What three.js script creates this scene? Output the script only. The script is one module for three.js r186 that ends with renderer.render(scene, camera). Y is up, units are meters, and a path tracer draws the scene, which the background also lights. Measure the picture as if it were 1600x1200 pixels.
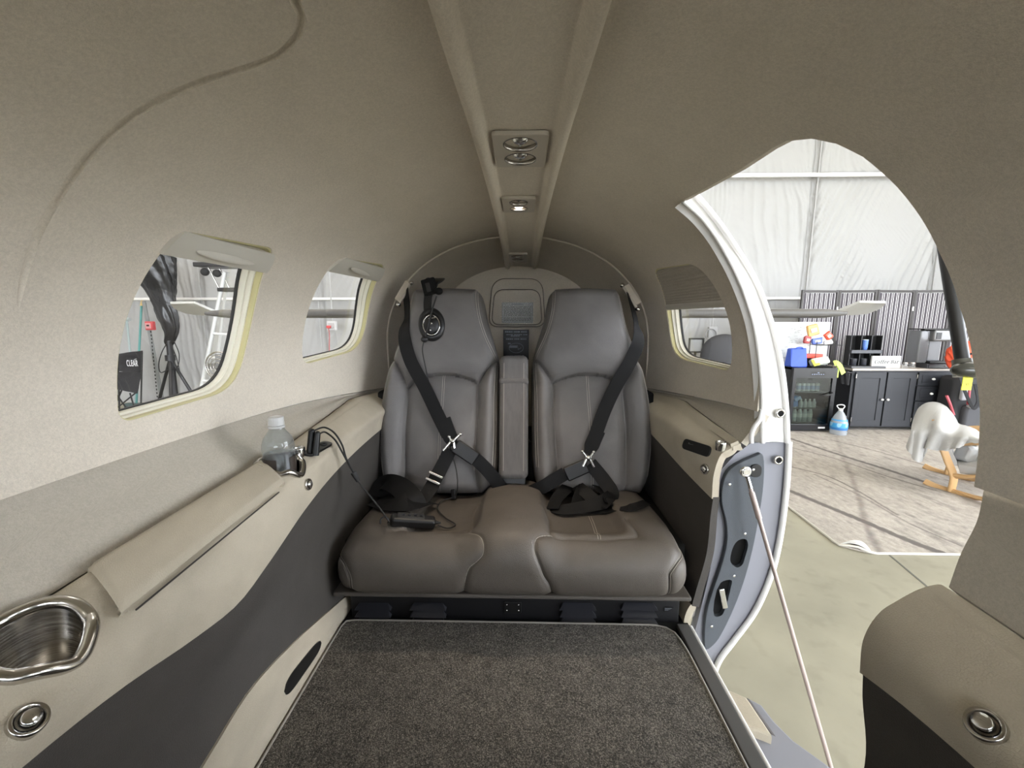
import * as THREE from 'three';
import { RoundedBoxGeometry } from 'three/addons/geometries/RoundedBoxGeometry.js';
import { mergeGeometries } from 'three/addons/utils/BufferGeometryUtils.js';
import { RectAreaLightUniformsLib } from 'three/addons/lights/RectAreaLightUniformsLib.js';
import { Brush, Evaluator, SUBTRACTION } from 'three-bvh-csg';

// ---------- camera, exposure, light ----------
const scene = new THREE.Scene();
const EYE = 1.65, FOCAL = 650;                       // eye height above the hangar floor; focal length in pixels of a 1600x1200 frame
const PITCH = Math.atan(100 / 650), YAW = Math.atan(15 / Math.hypot(650, 100));
const camera = new THREE.PerspectiveCamera(2 * Math.atan(600 / FOCAL) * 180 / Math.PI, 4 / 3, 0.05, 100);
camera.position.set(0, EYE, 0);
camera.rotation.set(-PITCH, YAW, 0, 'YXZ');
camera.updateMatrixWorld(true);
const renderer = new THREE.WebGLRenderer({ antialias: true });
renderer.toneMapping = THREE.LinearToneMapping;
renderer.toneMappingExposure = 1.42;
renderer.shadowMap.enabled = true;
RectAreaLightUniformsLib.init();
scene.background = new THREE.Color(0.95, 1.0, 1.08);   // overcast day outside the open hangar door
scene.backgroundIntensity = 9.0;
const ADDED_LED = { power: 1.6, color: 0xfff6ea, w: 1.6, l: 3.0 };                // unseen ceiling panels, added to brighten the hangar
const DOOR_SKY = 1;
const SPOTS = [[-7.8, -5.6], [-5.2, -5.6], [-2.6, -5.6], [-8.2, -1.8], [-4.8, -1.8], [2.6, -5.6], [7.2, -5.6], [-7.5, 0.4], [-2.6, 4.2], [2.6, 4.2], [7.2, 0.4], [6.6, -2.2]];  // more panels on the left, added to lift the back wall there

// ---------- helpers ----------
let seed = 7;
const rnd = () => { seed = (seed * 1664525 + 1013904223) >>> 0; return seed / 4294967296; };
const V = (x, y, d) => new THREE.Vector3(x, EYE + y, -d);     // x right, y from the eye, d aft of the eye
const dirAt = (px, py) => new THREE.Vector3((px - 800) / FOCAL, (600 - py) / FOCAL, -1).applyEuler(camera.rotation);
const along = (r, t) => new THREE.Vector3(0, EYE, 0).addScaledVector(r, t);
const atX = (px, py, x) => { const r = dirAt(px, py); return along(r, x / r.x); };
const atY = (px, py, y) => { const r = dirAt(px, py); return along(r, y / r.y); };
const atD = (px, py, d) => { const r = dirAt(px, py); return along(r, d / -r.z); };
const onFloor = (px, py, up = 0) => atY(px, py, up - EYE);
const lerp = (a, b, t) => a + (b - a) * t;
const clamp = (x, a = 0, b = 1) => Math.min(b, Math.max(a, x));
const smooth = (a, b, x) => { const t = clamp((x - a) / (b - a)); return t * t * (3 - 2 * t); };
const table = (pts) => (x) => {                                // smooth interpolation through [x, y] rows
  if (x <= pts[0][0]) return pts[0][1];
  for (let i = 1; i < pts.length; i++) if (x <= pts[i][0]) {
    const [x0, y0] = pts[i - 1], [x1, y1] = pts[i], h = x1 - x0, t = (x - x0) / h;
    const pm = pts[i - 2], pn = pts[i + 1], s = (y1 - y0) / h;
    const m0 = pm ? (s + (y0 - pm[1]) / (x0 - pm[0])) / 2 : s, m1 = pn ? (s + (pn[1] - y1) / (pn[0] - x1)) / 2 : s;
    const t2 = t * t, t3 = t2 * t;
    return (2 * t3 - 3 * t2 + 1) * y0 + (t3 - 2 * t2 + t) * h * m0 + (-2 * t3 + 3 * t2) * y1 + (t3 - t2) * h * m1;
  }
  return pts[pts.length - 1][1];
};
const hash = (x, y) => { let h = (x * 374761393 + y * 668265263) | 0; h = Math.imul(h ^ (h >>> 13), 1274126177); return ((h ^ (h >>> 16)) >>> 0) / 4294967296; };
const vnoise = (x, y, wrap = 0) => {
  const xi = Math.floor(x), yi = Math.floor(y), fx = x - xi, fy = y - yi, w = (v) => (wrap ? ((v % wrap) + wrap) % wrap : v);
  const sx = fx * fx * (3 - 2 * fx), sy = fy * fy * (3 - 2 * fy);
  return lerp(lerp(hash(w(xi), w(yi)), hash(w(xi + 1), w(yi)), sx), lerp(hash(w(xi), w(yi + 1)), hash(w(xi + 1), w(yi + 1)), sx), sy);
};
const fbm = (x, y, o = 4, wrap = 0) => { let s = 0, a = 0.5, f = 1; for (let i = 0; i < o; i++) { s += a * vnoise(x * f + i * 17, y * f + i * 31, wrap ? wrap * f : 0); a /= 2; f *= 2; } return s; };

const used = new Map();
function numbered(name) { const n = used.get(name) || 0; used.set(name, n + 1); return n ? name + '_' + String(n).padStart(3, '0') : name; }
const tops = [];
function thing(name, label, category, group) {
  const o = new THREE.Group(); o.name = numbered(name); o.userData = { label, category }; if (group) o.userData.group = group;
  scene.add(o); tops.push(o); return o;
}
function struct(name, label) { const o = new THREE.Group(); o.name = numbered(name); o.userData = { kind: 'structure' }; if (label) o.userData.label = label; scene.add(o); tops.push(o); return o; }
function part(parent, name, geo, mat, label) {
  const m = new THREE.Mesh(Array.isArray(geo) ? join(geo) : geo, mat);
  const n = parent.children.filter((c) => c.userData.base === name).length;
  m.name = n ? name + '_' + String(n).padStart(3, '0') : name;
  m.userData.base = name; if (label) m.userData.label = label;
  m.castShadow = m.receiveShadow = true; parent.add(m); return m;
}
function sub(parent, name) { const g = new THREE.Group(); const n = parent.children.filter((c) => c.userData.base === name).length; g.name = n ? name + '_' + String(n).padStart(3, '0') : name; g.userData.base = name; parent.add(g); return g; }
const COPIES = [];
function copy(src, pos, label, turn = 0) { COPIES.push([src, pos, label, turn]); }   // made once every thing rests at its base
function finish() {
  for (const o of tops) {
    if (o.userData.kind === 'structure' || o.userData.placed) continue;
    o.updateMatrixWorld(true);
    const b = new THREE.Box3().setFromObject(o), p = new THREE.Vector3((b.min.x + b.max.x) / 2, b.min.y, (b.min.z + b.max.z) / 2);
    p.sub(o.position); o.position.add(p); o.children.forEach((c) => c.position.sub(p));
  }
  for (const [src, pos, label, turn] of COPIES) {
    const c = src.clone(); c.name = numbered(src.name.replace(/_\d{3}$/, '')); c.position.copy(pos); c.rotation.y = turn;
    c.userData = { ...src.userData, label: label || src.userData.label }; scene.add(c);
  }
  scene.traverse((o) => { delete o.userData.base; delete o.userData.placed; });
}
function plain(g) { const h = g.index ? g.toNonIndexed() : g.clone(); for (const k of Object.keys(h.attributes)) if (!['position', 'normal', 'uv'].includes(k)) h.deleteAttribute(k); if (!h.attributes.uv) h.setAttribute('uv', new THREE.BufferAttribute(new Float32Array(h.attributes.position.count * 2), 2)); return h; }
const join = (list) => mergeGeometries(list.map(plain));
const rb = (w, h, d, r = 0.004, p, s = 2) => { const g = new RoundedBoxGeometry(w, h, d, s, Math.min(r, w / 2.01, h / 2.01, d / 2.01)); if (p) g.translate(p.x, p.y, p.z); return g; };
const cyl = (r0, r1, h, n = 24) => new THREE.CylinderGeometry(r0, r1, h, n);
const lathe = (pts, n = 32) => new THREE.LatheGeometry(pts.map(([x, y]) => new THREE.Vector2(x, y)), n);
const at = (g, x, y, z) => { if (x.isVector3) g.translate(x.x, x.y, x.z); else g.translate(x, y, z); return g; };
const tube = (pts, r, n = 0, rad = 8, closed = false) => new THREE.TubeGeometry(new THREE.CatmullRomCurve3(pts, closed, 'centripetal'), n || pts.length * 6, r, rad, closed);
function rod(a, b, r, n = 12, r2 = r) { const d = new THREE.Vector3().subVectors(b, a), g = new THREE.CylinderGeometry(r2, r, d.length(), n); g.applyQuaternion(new THREE.Quaternion().setFromUnitVectors(new THREE.Vector3(0, 1, 0), d.clone().normalize())); g.translate((a.x + b.x) / 2, (a.y + b.y) / 2, (a.z + b.z) / 2); return g; }
function orient(g, pos, xAxis, yAxis) { // places a geometry so its x and y run along the given axes
  const X = xAxis.clone().normalize(), Z = new THREE.Vector3().crossVectors(X, yAxis).normalize(), Y = new THREE.Vector3().crossVectors(Z, X);
  return g.applyMatrix4(new THREE.Matrix4().makeBasis(X, Y, Z).setPosition(pos));
}
// a grid of points P[i][j] -> indexed geometry, uv in metres
function gridGeo(P, flip = false, uvs = null) {
  const n = P.length, m = P[0].length, pos = [], uv = [], idx = [];
  const L = new Array(m).fill(0);
  for (let i = 0; i < n; i++) { let s = 0; for (let j = 0; j < m; j++) { const p = P[i][j]; pos.push(p.x, p.y, p.z); if (j) s += p.distanceTo(P[i][j - 1]); if (i) L[j] += p.distanceTo(P[i - 1][j]); if (uvs) uv.push(uvs[i][j][0], uvs[i][j][1]); else uv.push(L[Math.floor(m / 2)], s); } }
  for (let i = 0; i < n - 1; i++) for (let j = 0; j < m - 1; j++) { const a = i * m + j, b = a + 1, c = a + m, d = c + 1; if (flip) idx.push(a, b, c, b, d, c); else idx.push(a, c, b, b, c, d); }
  const g = new THREE.BufferGeometry(); g.setAttribute('position', new THREE.Float32BufferAttribute(pos, 3)); g.setAttribute('uv', new THREE.Float32BufferAttribute(uv, 2)); g.setIndex(idx); g.computeVertexNormals(); return g;
}
// closed solid from a grid: the face as given and a back face moved by off(i, j, normal)
function slabGeo(P, thick, flip = false) {
  const n = P.length, m = P[0].length, front = gridGeo(P, flip), nr = front.attributes.normal;
  const B = P.map((row, i) => row.map((p, j) => { const k = i * m + j; return p.clone().addScaledVector(new THREE.Vector3(nr.getX(k), nr.getY(k), nr.getZ(k)), -thick); }));
  const edge = [];
  for (let j = 0; j < m; j++) edge.push([P[0][j], B[0][j]]);
  const r0 = gridGeo(edge, flip);
  const e1 = []; for (let j = 0; j < m; j++) e1.push([P[n - 1][j], B[n - 1][j]]);
  const e2 = []; for (let i = 0; i < n; i++) e2.push([P[i][0], B[i][0]]);
  const e3 = []; for (let i = 0; i < n; i++) e3.push([P[i][m - 1], B[i][m - 1]]);
  return join([front, gridGeo(B, !flip), r0, gridGeo(e1, !flip), gridGeo(e2, !flip), gridGeo(e3, flip)]);
}
const shapeOf = (pts) => { const s = new THREE.Shape(); pts.forEach(([x, y], i) => (i ? s.lineTo(x, y) : s.moveTo(x, y))); s.closePath(); return s; };
// rounded polygon: [[x, y, radius]]
function roundPoly(pts, n = 7) {
  const out = [], N = pts.length;
  for (let i = 0; i < N; i++) {
    const [x, y, r = 0] = pts[i], [ax, ay] = pts[(i + N - 1) % N], [bx, by] = pts[(i + 1) % N];
    const la = Math.hypot(ax - x, ay - y), lb = Math.hypot(bx - x, by - y), ra = Math.min(r, la * 0.49), rbb = Math.min(r, lb * 0.49);
    if (r <= 0) { out.push([x, y]); continue; }
    const p0 = [x + (ax - x) / la * ra, y + (ay - y) / la * ra], p1 = [x + (bx - x) / lb * rbb, y + (by - y) / lb * rbb];
    for (let k = 0; k <= n; k++) { const t = k / n, u = 1 - t; out.push([u * u * p0[0] + 2 * u * t * x + t * t * p1[0], u * u * p0[1] + 2 * u * t * y + t * t * p1[1]]); }
  }
  return out;
}
const roundRect = (w, h, r, n = 6) => roundPoly([[-w / 2, -h / 2, r], [w / 2, -h / 2, r], [w / 2, h / 2, r], [-w / 2, h / 2, r]], n);
const extrude = (pts, depth, bevel = 0, holes = []) => { const s = shapeOf(pts); holes.forEach((h) => s.holes.push(new THREE.Path(h.map(([x, y]) => new THREE.Vector2(x, y))))); return new THREE.ExtrudeGeometry(s, { depth, bevelEnabled: bevel > 0, bevelThickness: bevel, bevelSize: bevel, bevelOffset: -bevel, bevelSegments: 2, curveSegments: 8 }); };
// ribbon with a rectangular section along points, wide across side vectors
function ribbon(pts, normals, width, thick = 0.0018, seg = 8) {
  const c = new THREE.CatmullRomCurve3(pts, false, 'centripetal'), n = (pts.length - 1) * seg, rows = [];
  const nAt = (t) => { const f = t * (normals.length - 1), i = Math.min(normals.length - 2, Math.floor(f)); return normals.length < 2 ? normals[0] : normals[i].clone().lerp(normals[i + 1], f - i).normalize(); };
  const W = typeof width === 'function' ? width : () => width;
  for (let i = 0; i <= n; i++) {
    const t = i / n, p = c.getPoint(t), tg = c.getTangent(t), nn = nAt(t), s = new THREE.Vector3().crossVectors(tg, nn).normalize(), u = new THREE.Vector3().crossVectors(s, tg).normalize(), w = W(t) / 2, h = thick / 2;
    rows.push([[-w, h], [w, h], [w + h * 0.6, 0], [w, -h], [-w, -h], [-w - h * 0.6, 0], [-w, h]].map(([a, b]) => p.clone().addScaledVector(s, a).addScaledVector(u, b)));
  }
  const cap = (r) => gridGeo([[r[0], r[1]], [r[4], r[3]]]);
  return join([gridGeo(rows, true), cap(rows[0]), cap(rows[n])]);
}
const csg = new Evaluator(); csg.attributes = ['position', 'normal', 'uv']; csg.useGroups = false;
function carve(geo, cutters) {
  const base = plain(geo); let b = new Brush(base); b.updateMatrixWorld(true);
  for (const c of cutters) { const k = new Brush(plain(c)); k.updateMatrixWorld(true); b = csg.evaluate(b, k, SUBTRACTION); b.updateMatrixWorld(true); }
  return b.geometry;
}

// ---------- textures ----------
function dataTex(n, fn, srgb = false, rep = 1) {
  const a = new Uint8Array(n * n * 4);
  for (let y = 0; y < n; y++) for (let x = 0; x < n; x++) { const c = fn(x, y), k = (y * n + x) * 4; if (c.length) { a[k] = c[0]; a[k + 1] = c[1]; a[k + 2] = c[2]; } else a[k] = a[k + 1] = a[k + 2] = c; a[k + 3] = 255; }
  const t = new THREE.DataTexture(a, n, n); t.wrapS = t.wrapT = THREE.RepeatWrapping; t.magFilter = t.minFilter = THREE.LinearFilter; if (srgb) t.colorSpace = THREE.SRGBColorSpace; t.repeat.set(rep, rep); t.needsUpdate = true; return t;
}
const B8 = (v) => Math.round(clamp(v) * 255);
const suedeBump = dataTex(512, (x, y) => B8(0.5 * hash(x, y) + 0.5 * vnoise(x / 3, y / 3, 170)), false, 4);
const suedeTone = dataTex(512, (x, y) => { const v = 0.93 + 0.07 * hash(x, y + 900) * 1.0 - 0.05 * vnoise(x / 4, y / 4, 128) + 0.03 * fbm(x / 64, y / 64, 3, 8); return [B8(v), B8(v), B8(v)]; }, true, 3);
const cells = (() => { const n = 40, p = []; for (let j = 0; j < n; j++) for (let i = 0; i < n; i++) p.push([i + hash(i, j + 50), j + hash(i + 70, j)]); return (x, y) => { const gx = x * n, gy = y * n, ix = Math.floor(gx), iy = Math.floor(gy); let a = 9, b = 9; for (let dj = -1; dj <= 1; dj++) for (let di = -1; di <= 1; di++) { const ci = ((ix + di) % n + n) % n, cj = ((iy + dj) % n + n) % n, q = p[cj * n + ci], d = Math.hypot(q[0] - ci + ix + di - gx, q[1] - cj + iy + dj - gy); if (d < a) { b = a; a = d; } else if (d < b) b = d; } return b - a; }; })();
const leatherBump = dataTex(512, (x, y) => B8(smooth(0, 0.35, cells(x / 512, y / 512)) * 0.7 + 0.3 * fbm(x / 32, y / 32, 4, 16)), false, 8);
const leatherTone = dataTex(512, (x, y) => { const v = 0.9 + 0.12 * fbm(x / 64, y / 64, 4, 8) + 0.03 * (hash(x, y) - 0.5); return [B8(v), B8(v), B8(v)]; }, true, 2);
const pileBump = dataTex(512, (x, y) => B8(0.45 * hash(x, y + 5) + 0.35 * vnoise(x / 2.5, y / 2.5, 204) + 0.3 * fbm(x / 24, y / 24, 3, 22)), false, 3);
const pileTone = dataTex(512, (x, y) => { const h = hash(x, y + 33), v = 0.38 + 0.75 * h * vnoise(x / 1.7, y / 1.7, 301) * 1.4 + 0.22 * (fbm(x / 20, y / 20, 4, 26) - 0.45); return [B8(v), B8(v), B8(v)]; }, true, 1.7);
const brushed = dataTex(256, (x, y) => B8(0.35 + 0.5 * vnoise(x / 60, y, 256)), false, 4);
const concreteTone = dataTex(1024, (x, y) => { const f = fbm(x / 128, y / 128, 6, 8), s = fbm(x / 20 + 40, y / 20, 3, 52), v = 0.82 + 0.24 * (f - 0.5) - 0.05 * smooth(0.5, 0.8, s); return [B8(v), B8(v * 0.985), B8(v * 0.93)]; }, true, 0.25);
const paperNoise = dataTex(256, (x, y) => B8(fbm(x / 16, y / 16, 4, 16)), false, 1);
function canvasTex(w, h, draw) { const c = document.createElement('canvas'); c.width = w; c.height = h; const g = c.getContext('2d'); draw(g, w, h); const t = new THREE.CanvasTexture(c); t.colorSpace = THREE.SRGBColorSpace; t.anisotropy = 8; return t; }

// ---------- materials ----------
const lin = (r, g, b) => new THREE.Color().setRGB(r, g, b);
const std = (o) => new THREE.MeshStandardMaterial({ side: THREE.DoubleSide, ...o });
const phys = (o) => new THREE.MeshPhysicalMaterial({ side: THREE.DoubleSide, ...o });
const M = {
  suede: std({ color: lin(0.735, 0.665, 0.56), roughness: 0.92, map: suedeTone, bumpMap: suedeBump, bumpScale: 0.0004 }),
  ledge: std({ color: lin(0.51, 0.465, 0.385), roughness: 0.8, map: suedeTone, bumpMap: suedeBump, bumpScale: 0.0003 }),
  beige: std({ color: lin(0.53, 0.47, 0.365), roughness: 0.62, map: leatherTone, bumpMap: leatherBump, bumpScale: 0.0003 }),
  dark: std({ color: lin(0.062, 0.055, 0.049), roughness: 0.7, map: leatherTone, bumpMap: leatherBump, bumpScale: 0.0003 }),
  leather: phys({ color: lin(0.165, 0.155, 0.150), roughness: 0.42, map: leatherTone, bumpMap: leatherBump, bumpScale: 0.0004, specularIntensity: 0.9 }),
  leatherSeat: phys({ color: lin(0.118, 0.102, 0.087), roughness: 0.44, map: leatherTone, bumpMap: leatherBump, bumpScale: 0.0004, specularIntensity: 0.9 }),
  thread: std({ color: lin(0.42, 0.39, 0.35), roughness: 0.8 }),
  carpet: std({ color: lin(0.28, 0.255, 0.22), roughness: 1, map: pileTone, bumpMap: pileBump, bumpScale: 0.004 }),
  binding: std({ color: lin(0.30, 0.28, 0.25), roughness: 0.8 }),
  blackPlastic: std({ color: lin(0.007, 0.007, 0.0075), roughness: 0.42 }),
  blackMatte: phys({ color: lin(0.008, 0.008, 0.008), roughness: 0.85, specularIntensity: 0.4 }),
  rubber: std({ color: lin(0.02, 0.02, 0.02), roughness: 0.7 }),
  baseBlack: std({ color: lin(0.007, 0.007, 0.0085), roughness: 0.5 }),
  louver: std({ color: lin(0.020, 0.021, 0.027), roughness: 0.35 }),
  web: phys({ color: lin(0.0065, 0.0065, 0.007), roughness: 0.6, specularIntensity: 0.45, bumpMap: suedeBump, bumpScale: 0.0004 }),
  steel: std({ color: lin(0.55, 0.53, 0.50), roughness: 0.3, metalness: 1, roughnessMap: brushed }),
  chrome: std({ color: lin(0.75, 0.75, 0.75), roughness: 0.12, metalness: 1 }),
  plate: std({ color: lin(0.50, 0.455, 0.385), roughness: 0.5 }),
  cream: std({ color: lin(0.56, 0.51, 0.27), roughness: 0.5 }),
  creamPale: std({ color: lin(0.74, 0.71, 0.60), roughness: 0.5 }),
  shade: std({ color: lin(0.58, 0.55, 0.48), roughness: 0.6 }),
  white: std({ color: lin(0.78, 0.77, 0.75), roughness: 0.42, bumpMap: paperNoise, bumpScale: 0.0004 }),
  greyFrame: std({ color: lin(0.25, 0.255, 0.29), roughness: 0.5, bumpMap: paperNoise, bumpScale: 0.0004 }),
  sill: std({ color: lin(0.085, 0.082, 0.08), roughness: 0.6 }),
  latchPlate: std({ color: lin(0.075, 0.085, 0.10), roughness: 0.55, bumpMap: leatherBump, bumpScale: 0.0003 }),
  glass: phys({ color: 0xffffff, roughness: 0, transmission: 1, thickness: 0, ior: 1.45 }),
  rodMetal: std({ color: lin(0.42, 0.34, 0.31), roughness: 0.45, metalness: 0.3 }),
  wall: std({ color: lin(0.40, 0.40, 0.395), roughness: 0.55 }),
  concrete: std({ color: lin(0.48, 0.465, 0.40), roughness: 0.55, map: concreteTone }),
  hangarRoof: std({ color: lin(0.75, 0.75, 0.73), roughness: 0.7 }),
  steelFrame: std({ color: lin(0.5, 0.5, 0.5), roughness: 0.5 }),
  tailPaint: std({ color: lin(0.46, 0.455, 0.43), roughness: 0.3 }),
  tailDark: std({ color: lin(0.10, 0.095, 0.09), roughness: 0.4 }),
};
const colored = (r, g, b, rough = 0.6, extra = {}) => std({ color: lin(r, g, b), roughness: rough, ...extra });
// ---------- cabin section ----------
const C = -0.02, N = 2.1, Y0 = -0.10, BB = 0.445, BACK = 1.75;
const halfW = table([[-1.3, 0.60], [-0.4, 0.65], [0.2, 0.66], [1.05, 0.66], [1.25, 0.64], [1.5, 0.605], [1.75, 0.57], [2.3, 0.45]]);
const linerLow = table([[-1.3, -0.24], [1.1, -0.24], [1.47, -0.262], [1.8, -0.29]]);
function linerPoint(side, s, d, off = 0) {   // s: 0 at the lower edge, 1 at the top of the vault
  const a = halfW(d) + off, b = BB + off;
  if (s < 0.2) { const t = s / 0.2; return V(C + side * (a - 0.012 * (1 - t) * (1 - t)), lerp(linerLow(d), Y0, t), d); }
  const f = (s - 0.2) / 0.8 * Math.PI / 2;
  return V(C + side * a * Math.pow(Math.max(0, Math.cos(f)), 2 / N), Y0 + b * Math.pow(Math.sin(f), 2 / N), d);
}
const insideLiner = (p, off = 0) => { const d = -p.z, x = Math.abs(p.x - C) / (halfW(d) + off), y = p.y - EYE; return y < Y0 ? x < 1 : Math.pow(x, N) + Math.pow((y - Y0) / (BB + off), N) < 1; };
function onLiner(px, py, off = 0) { const r = dirAt(px, py); let lo = 0.05, hi = 0.06; while (hi < 6 && insideLiner(along(r, hi), off)) hi += 0.02; lo = hi - 0.03; for (let i = 0; i < 30; i++) { const m = (lo + hi) / 2; if (insideLiner(along(r, m), off)) lo = m; else hi = m; } return along(r, hi); }
// a closed shell of the cabin section between two offsets, two stations and two heights along the section
function shellGeo(side, d0, d1, nd, off0, off1, s0 = 0, s1 = 1, ns = 60) {
  const inner = [], outer = [];
  for (let i = 0; i <= nd; i++) { const d = lerp(d0, d1, i / nd), a = [], b = []; for (let j = 0; j <= ns; j++) { const s = lerp(s0, s1, j / ns); a.push(linerPoint(side, s, d, off0)); b.push(linerPoint(side, s, d, off1)); } inner.push(a); outer.push(b); }
  const f = side < 0, w = (k, r) => inner.map((row, i) => [row[k], outer[i][k]]), e = (k) => inner[k].map((p, j) => [p, outer[k][j]]);
  return join([gridGeo(inner, !f), gridGeo(outer, f), gridGeo(w(0), f), gridGeo(w(ns), !f), gridGeo(e(0), !f), gridGeo(e(nd), f)]);
}
const prism = (side, outline, x0, x1, holes = []) => { const g = extrude(outline, x1 - x0, 0, holes); g.rotateY(Math.PI / 2); g.translate(side > 0 ? x0 : -x1, EYE, 0); return g; };
function inset(poly, k) { // moves a polygon's vertices inwards
  let area = 0; const n = poly.length; for (let i = 0; i < n; i++) { const [a, b] = poly[i], [c, d] = poly[(i + 1) % n]; area += a * d - c * b; }
  const sg = area > 0 ? 1 : -1;
  return poly.map((p, i) => { const a = poly[(i + n - 1) % n], b = poly[(i + 1) % n], tx = b[0] - a[0], ty = b[1] - a[1], l = Math.hypot(tx, ty) || 1; return [p[0] - sg * ty / l * k, p[1] + sg * tx / l * k]; });
}
const spline2 = (pts, n = 60) => new THREE.CatmullRomCurve3(pts.map(([x, y]) => new THREE.Vector3(x, y, 0)), true, 'centripetal').getPoints(n).slice(0, -1).map((p) => [p.x, p.y]);
const windowFront = roundPoly([[0.672, -0.175, 0.03], [0.975, -0.163, 0.09], [1.045, 0.0, 0.16], [0.985, 0.163, 0.03], [0.728, 0.152, 0.03], [0.700, 0.0, 0.1]], 9);
const windowRear = roundPoly([[1.236, -0.135, 0.04], [1.57, -0.112, 0.10], [1.635, 0.0, 0.16], [1.53, 0.195, 0.045], [1.238, 0.18, 0.045], [1.252, 0.03, 0.1]], 9);
const windowRight = roundPoly([[1.238, -0.152, 0.04], [1.59, -0.140, 0.11], [1.635, 0.0, 0.16], [1.535, 0.178, 0.045], [1.262, 0.165, 0.05], [1.248, 0.0, 0.1]], 9);
const shift = (poly, k) => poly.map(([x, y]) => [x + k, y]);
const windowAhead = shift(windowFront, -0.56), cockpitWindow = roundPoly([[-0.95, -0.12, 0.05], [-0.2, -0.16, 0.06], [-0.2, 0.18, 0.06], [-0.7, 0.2, 0.08]], 6);
const doorOutline = [[0.56, -0.30], [0.568, -0.23], [0.588, -0.125], [0.607, -0.054], [0.619, 0.018], [0.621, 0.093], [0.617, 0.14], [0.614, 0.181], [0.614, 0.218], [0.622, 0.238], [0.640, 0.2525], [0.668, 0.2605], [0.70, 0.2620], [0.789, 0.2625], [0.921, 0.2665], [1.017, 0.2695], [1.045, 0.244], [1.070, 0.216], [1.104, 0.168], [1.133, 0.116], [1.143, 0.06], [1.145, 0.0], [1.139, -0.05], [1.126, -0.102], [1.108, -0.17], [1.095, -0.235], [1.08, -0.30]];

// ---------- walls of the cabin ----------
const wallLeft = struct('wall_left', 'beige suede-covered left cabin wall and ceiling half'), wallRight = struct('wall_right', 'beige suede-covered right cabin wall and ceiling half with the open doorway');
function cappedTube(pts, r) {
  const c = new THREE.CatmullRomCurve3(pts, false, 'centripetal'), n = pts.length * 7, fr = c.computeFrenetFrames(n), rows = [];
  for (let i = 0; i <= n; i++) { const p = c.getPoint(i / n), row = []; for (let k = 0; k <= 8; k++) { const a = k / 8 * Math.PI * 2; row.push(p.clone().addScaledVector(fr.normals[i], Math.cos(a) * r).addScaledVector(fr.binormals[i], Math.sin(a) * r)); } rows.push(row); }
  const cap = (row, p) => gridGeo([row, row.map(() => p)]);
  return join([gridGeo(rows, true), gridGeo([rows[0].map(() => c.getPoint(0)), rows[0]], true), gridGeo([rows[n], rows[n].map(() => c.getPoint(1))], true)]);
}
const seamPts = [[452, -30], [464, 10], [472, 32], [462, 58], [430, 88], [390, 104], [350, 116], [270, 146], [200, 187], [140, 242], [95, 302], [60, 365], [38, 430], [30, 470], [25, 510], [22, 545]].map(([x, y], i) => { const p = onLiner(x, y); if (i > 10) p.x += (i - 10) * 0.0018; return p; });
const linerLeft = carve(shellGeo(-1, -1.3, 1.8, 124, 0, 0.048), [prism(-1, windowFront, 0.4, 0.9), prism(-1, windowRear, 0.3, 0.9), prism(-1, windowAhead, 0.4, 0.9), prism(-1, cockpitWindow, 0.3, 0.9), cappedTube(seamPts, 0.006)]);
part(wallLeft, 'headliner', linerLeft, M.suede);
const doorWide = inset(doorOutline, -0.10);                       // the skin's opening is wider than the headliner's
for (const [name, outline, a, b] of [['headliner', doorOutline, 0, 0.004], ['outer_skin', doorWide, 0.0041, 0.048]])
  part(wallRight, name, carve(shellGeo(1, -1.3, 1.8, 124, a, b), [prism(1, outline, 0.2, 0.95), prism(1, windowRight, 0.3, 0.9), prism(1, shift(windowAhead, -0.1), 0.4, 0.9), prism(1, cockpitWindow, 0.3, 0.9)]), a ? M.white : M.suede);

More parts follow.
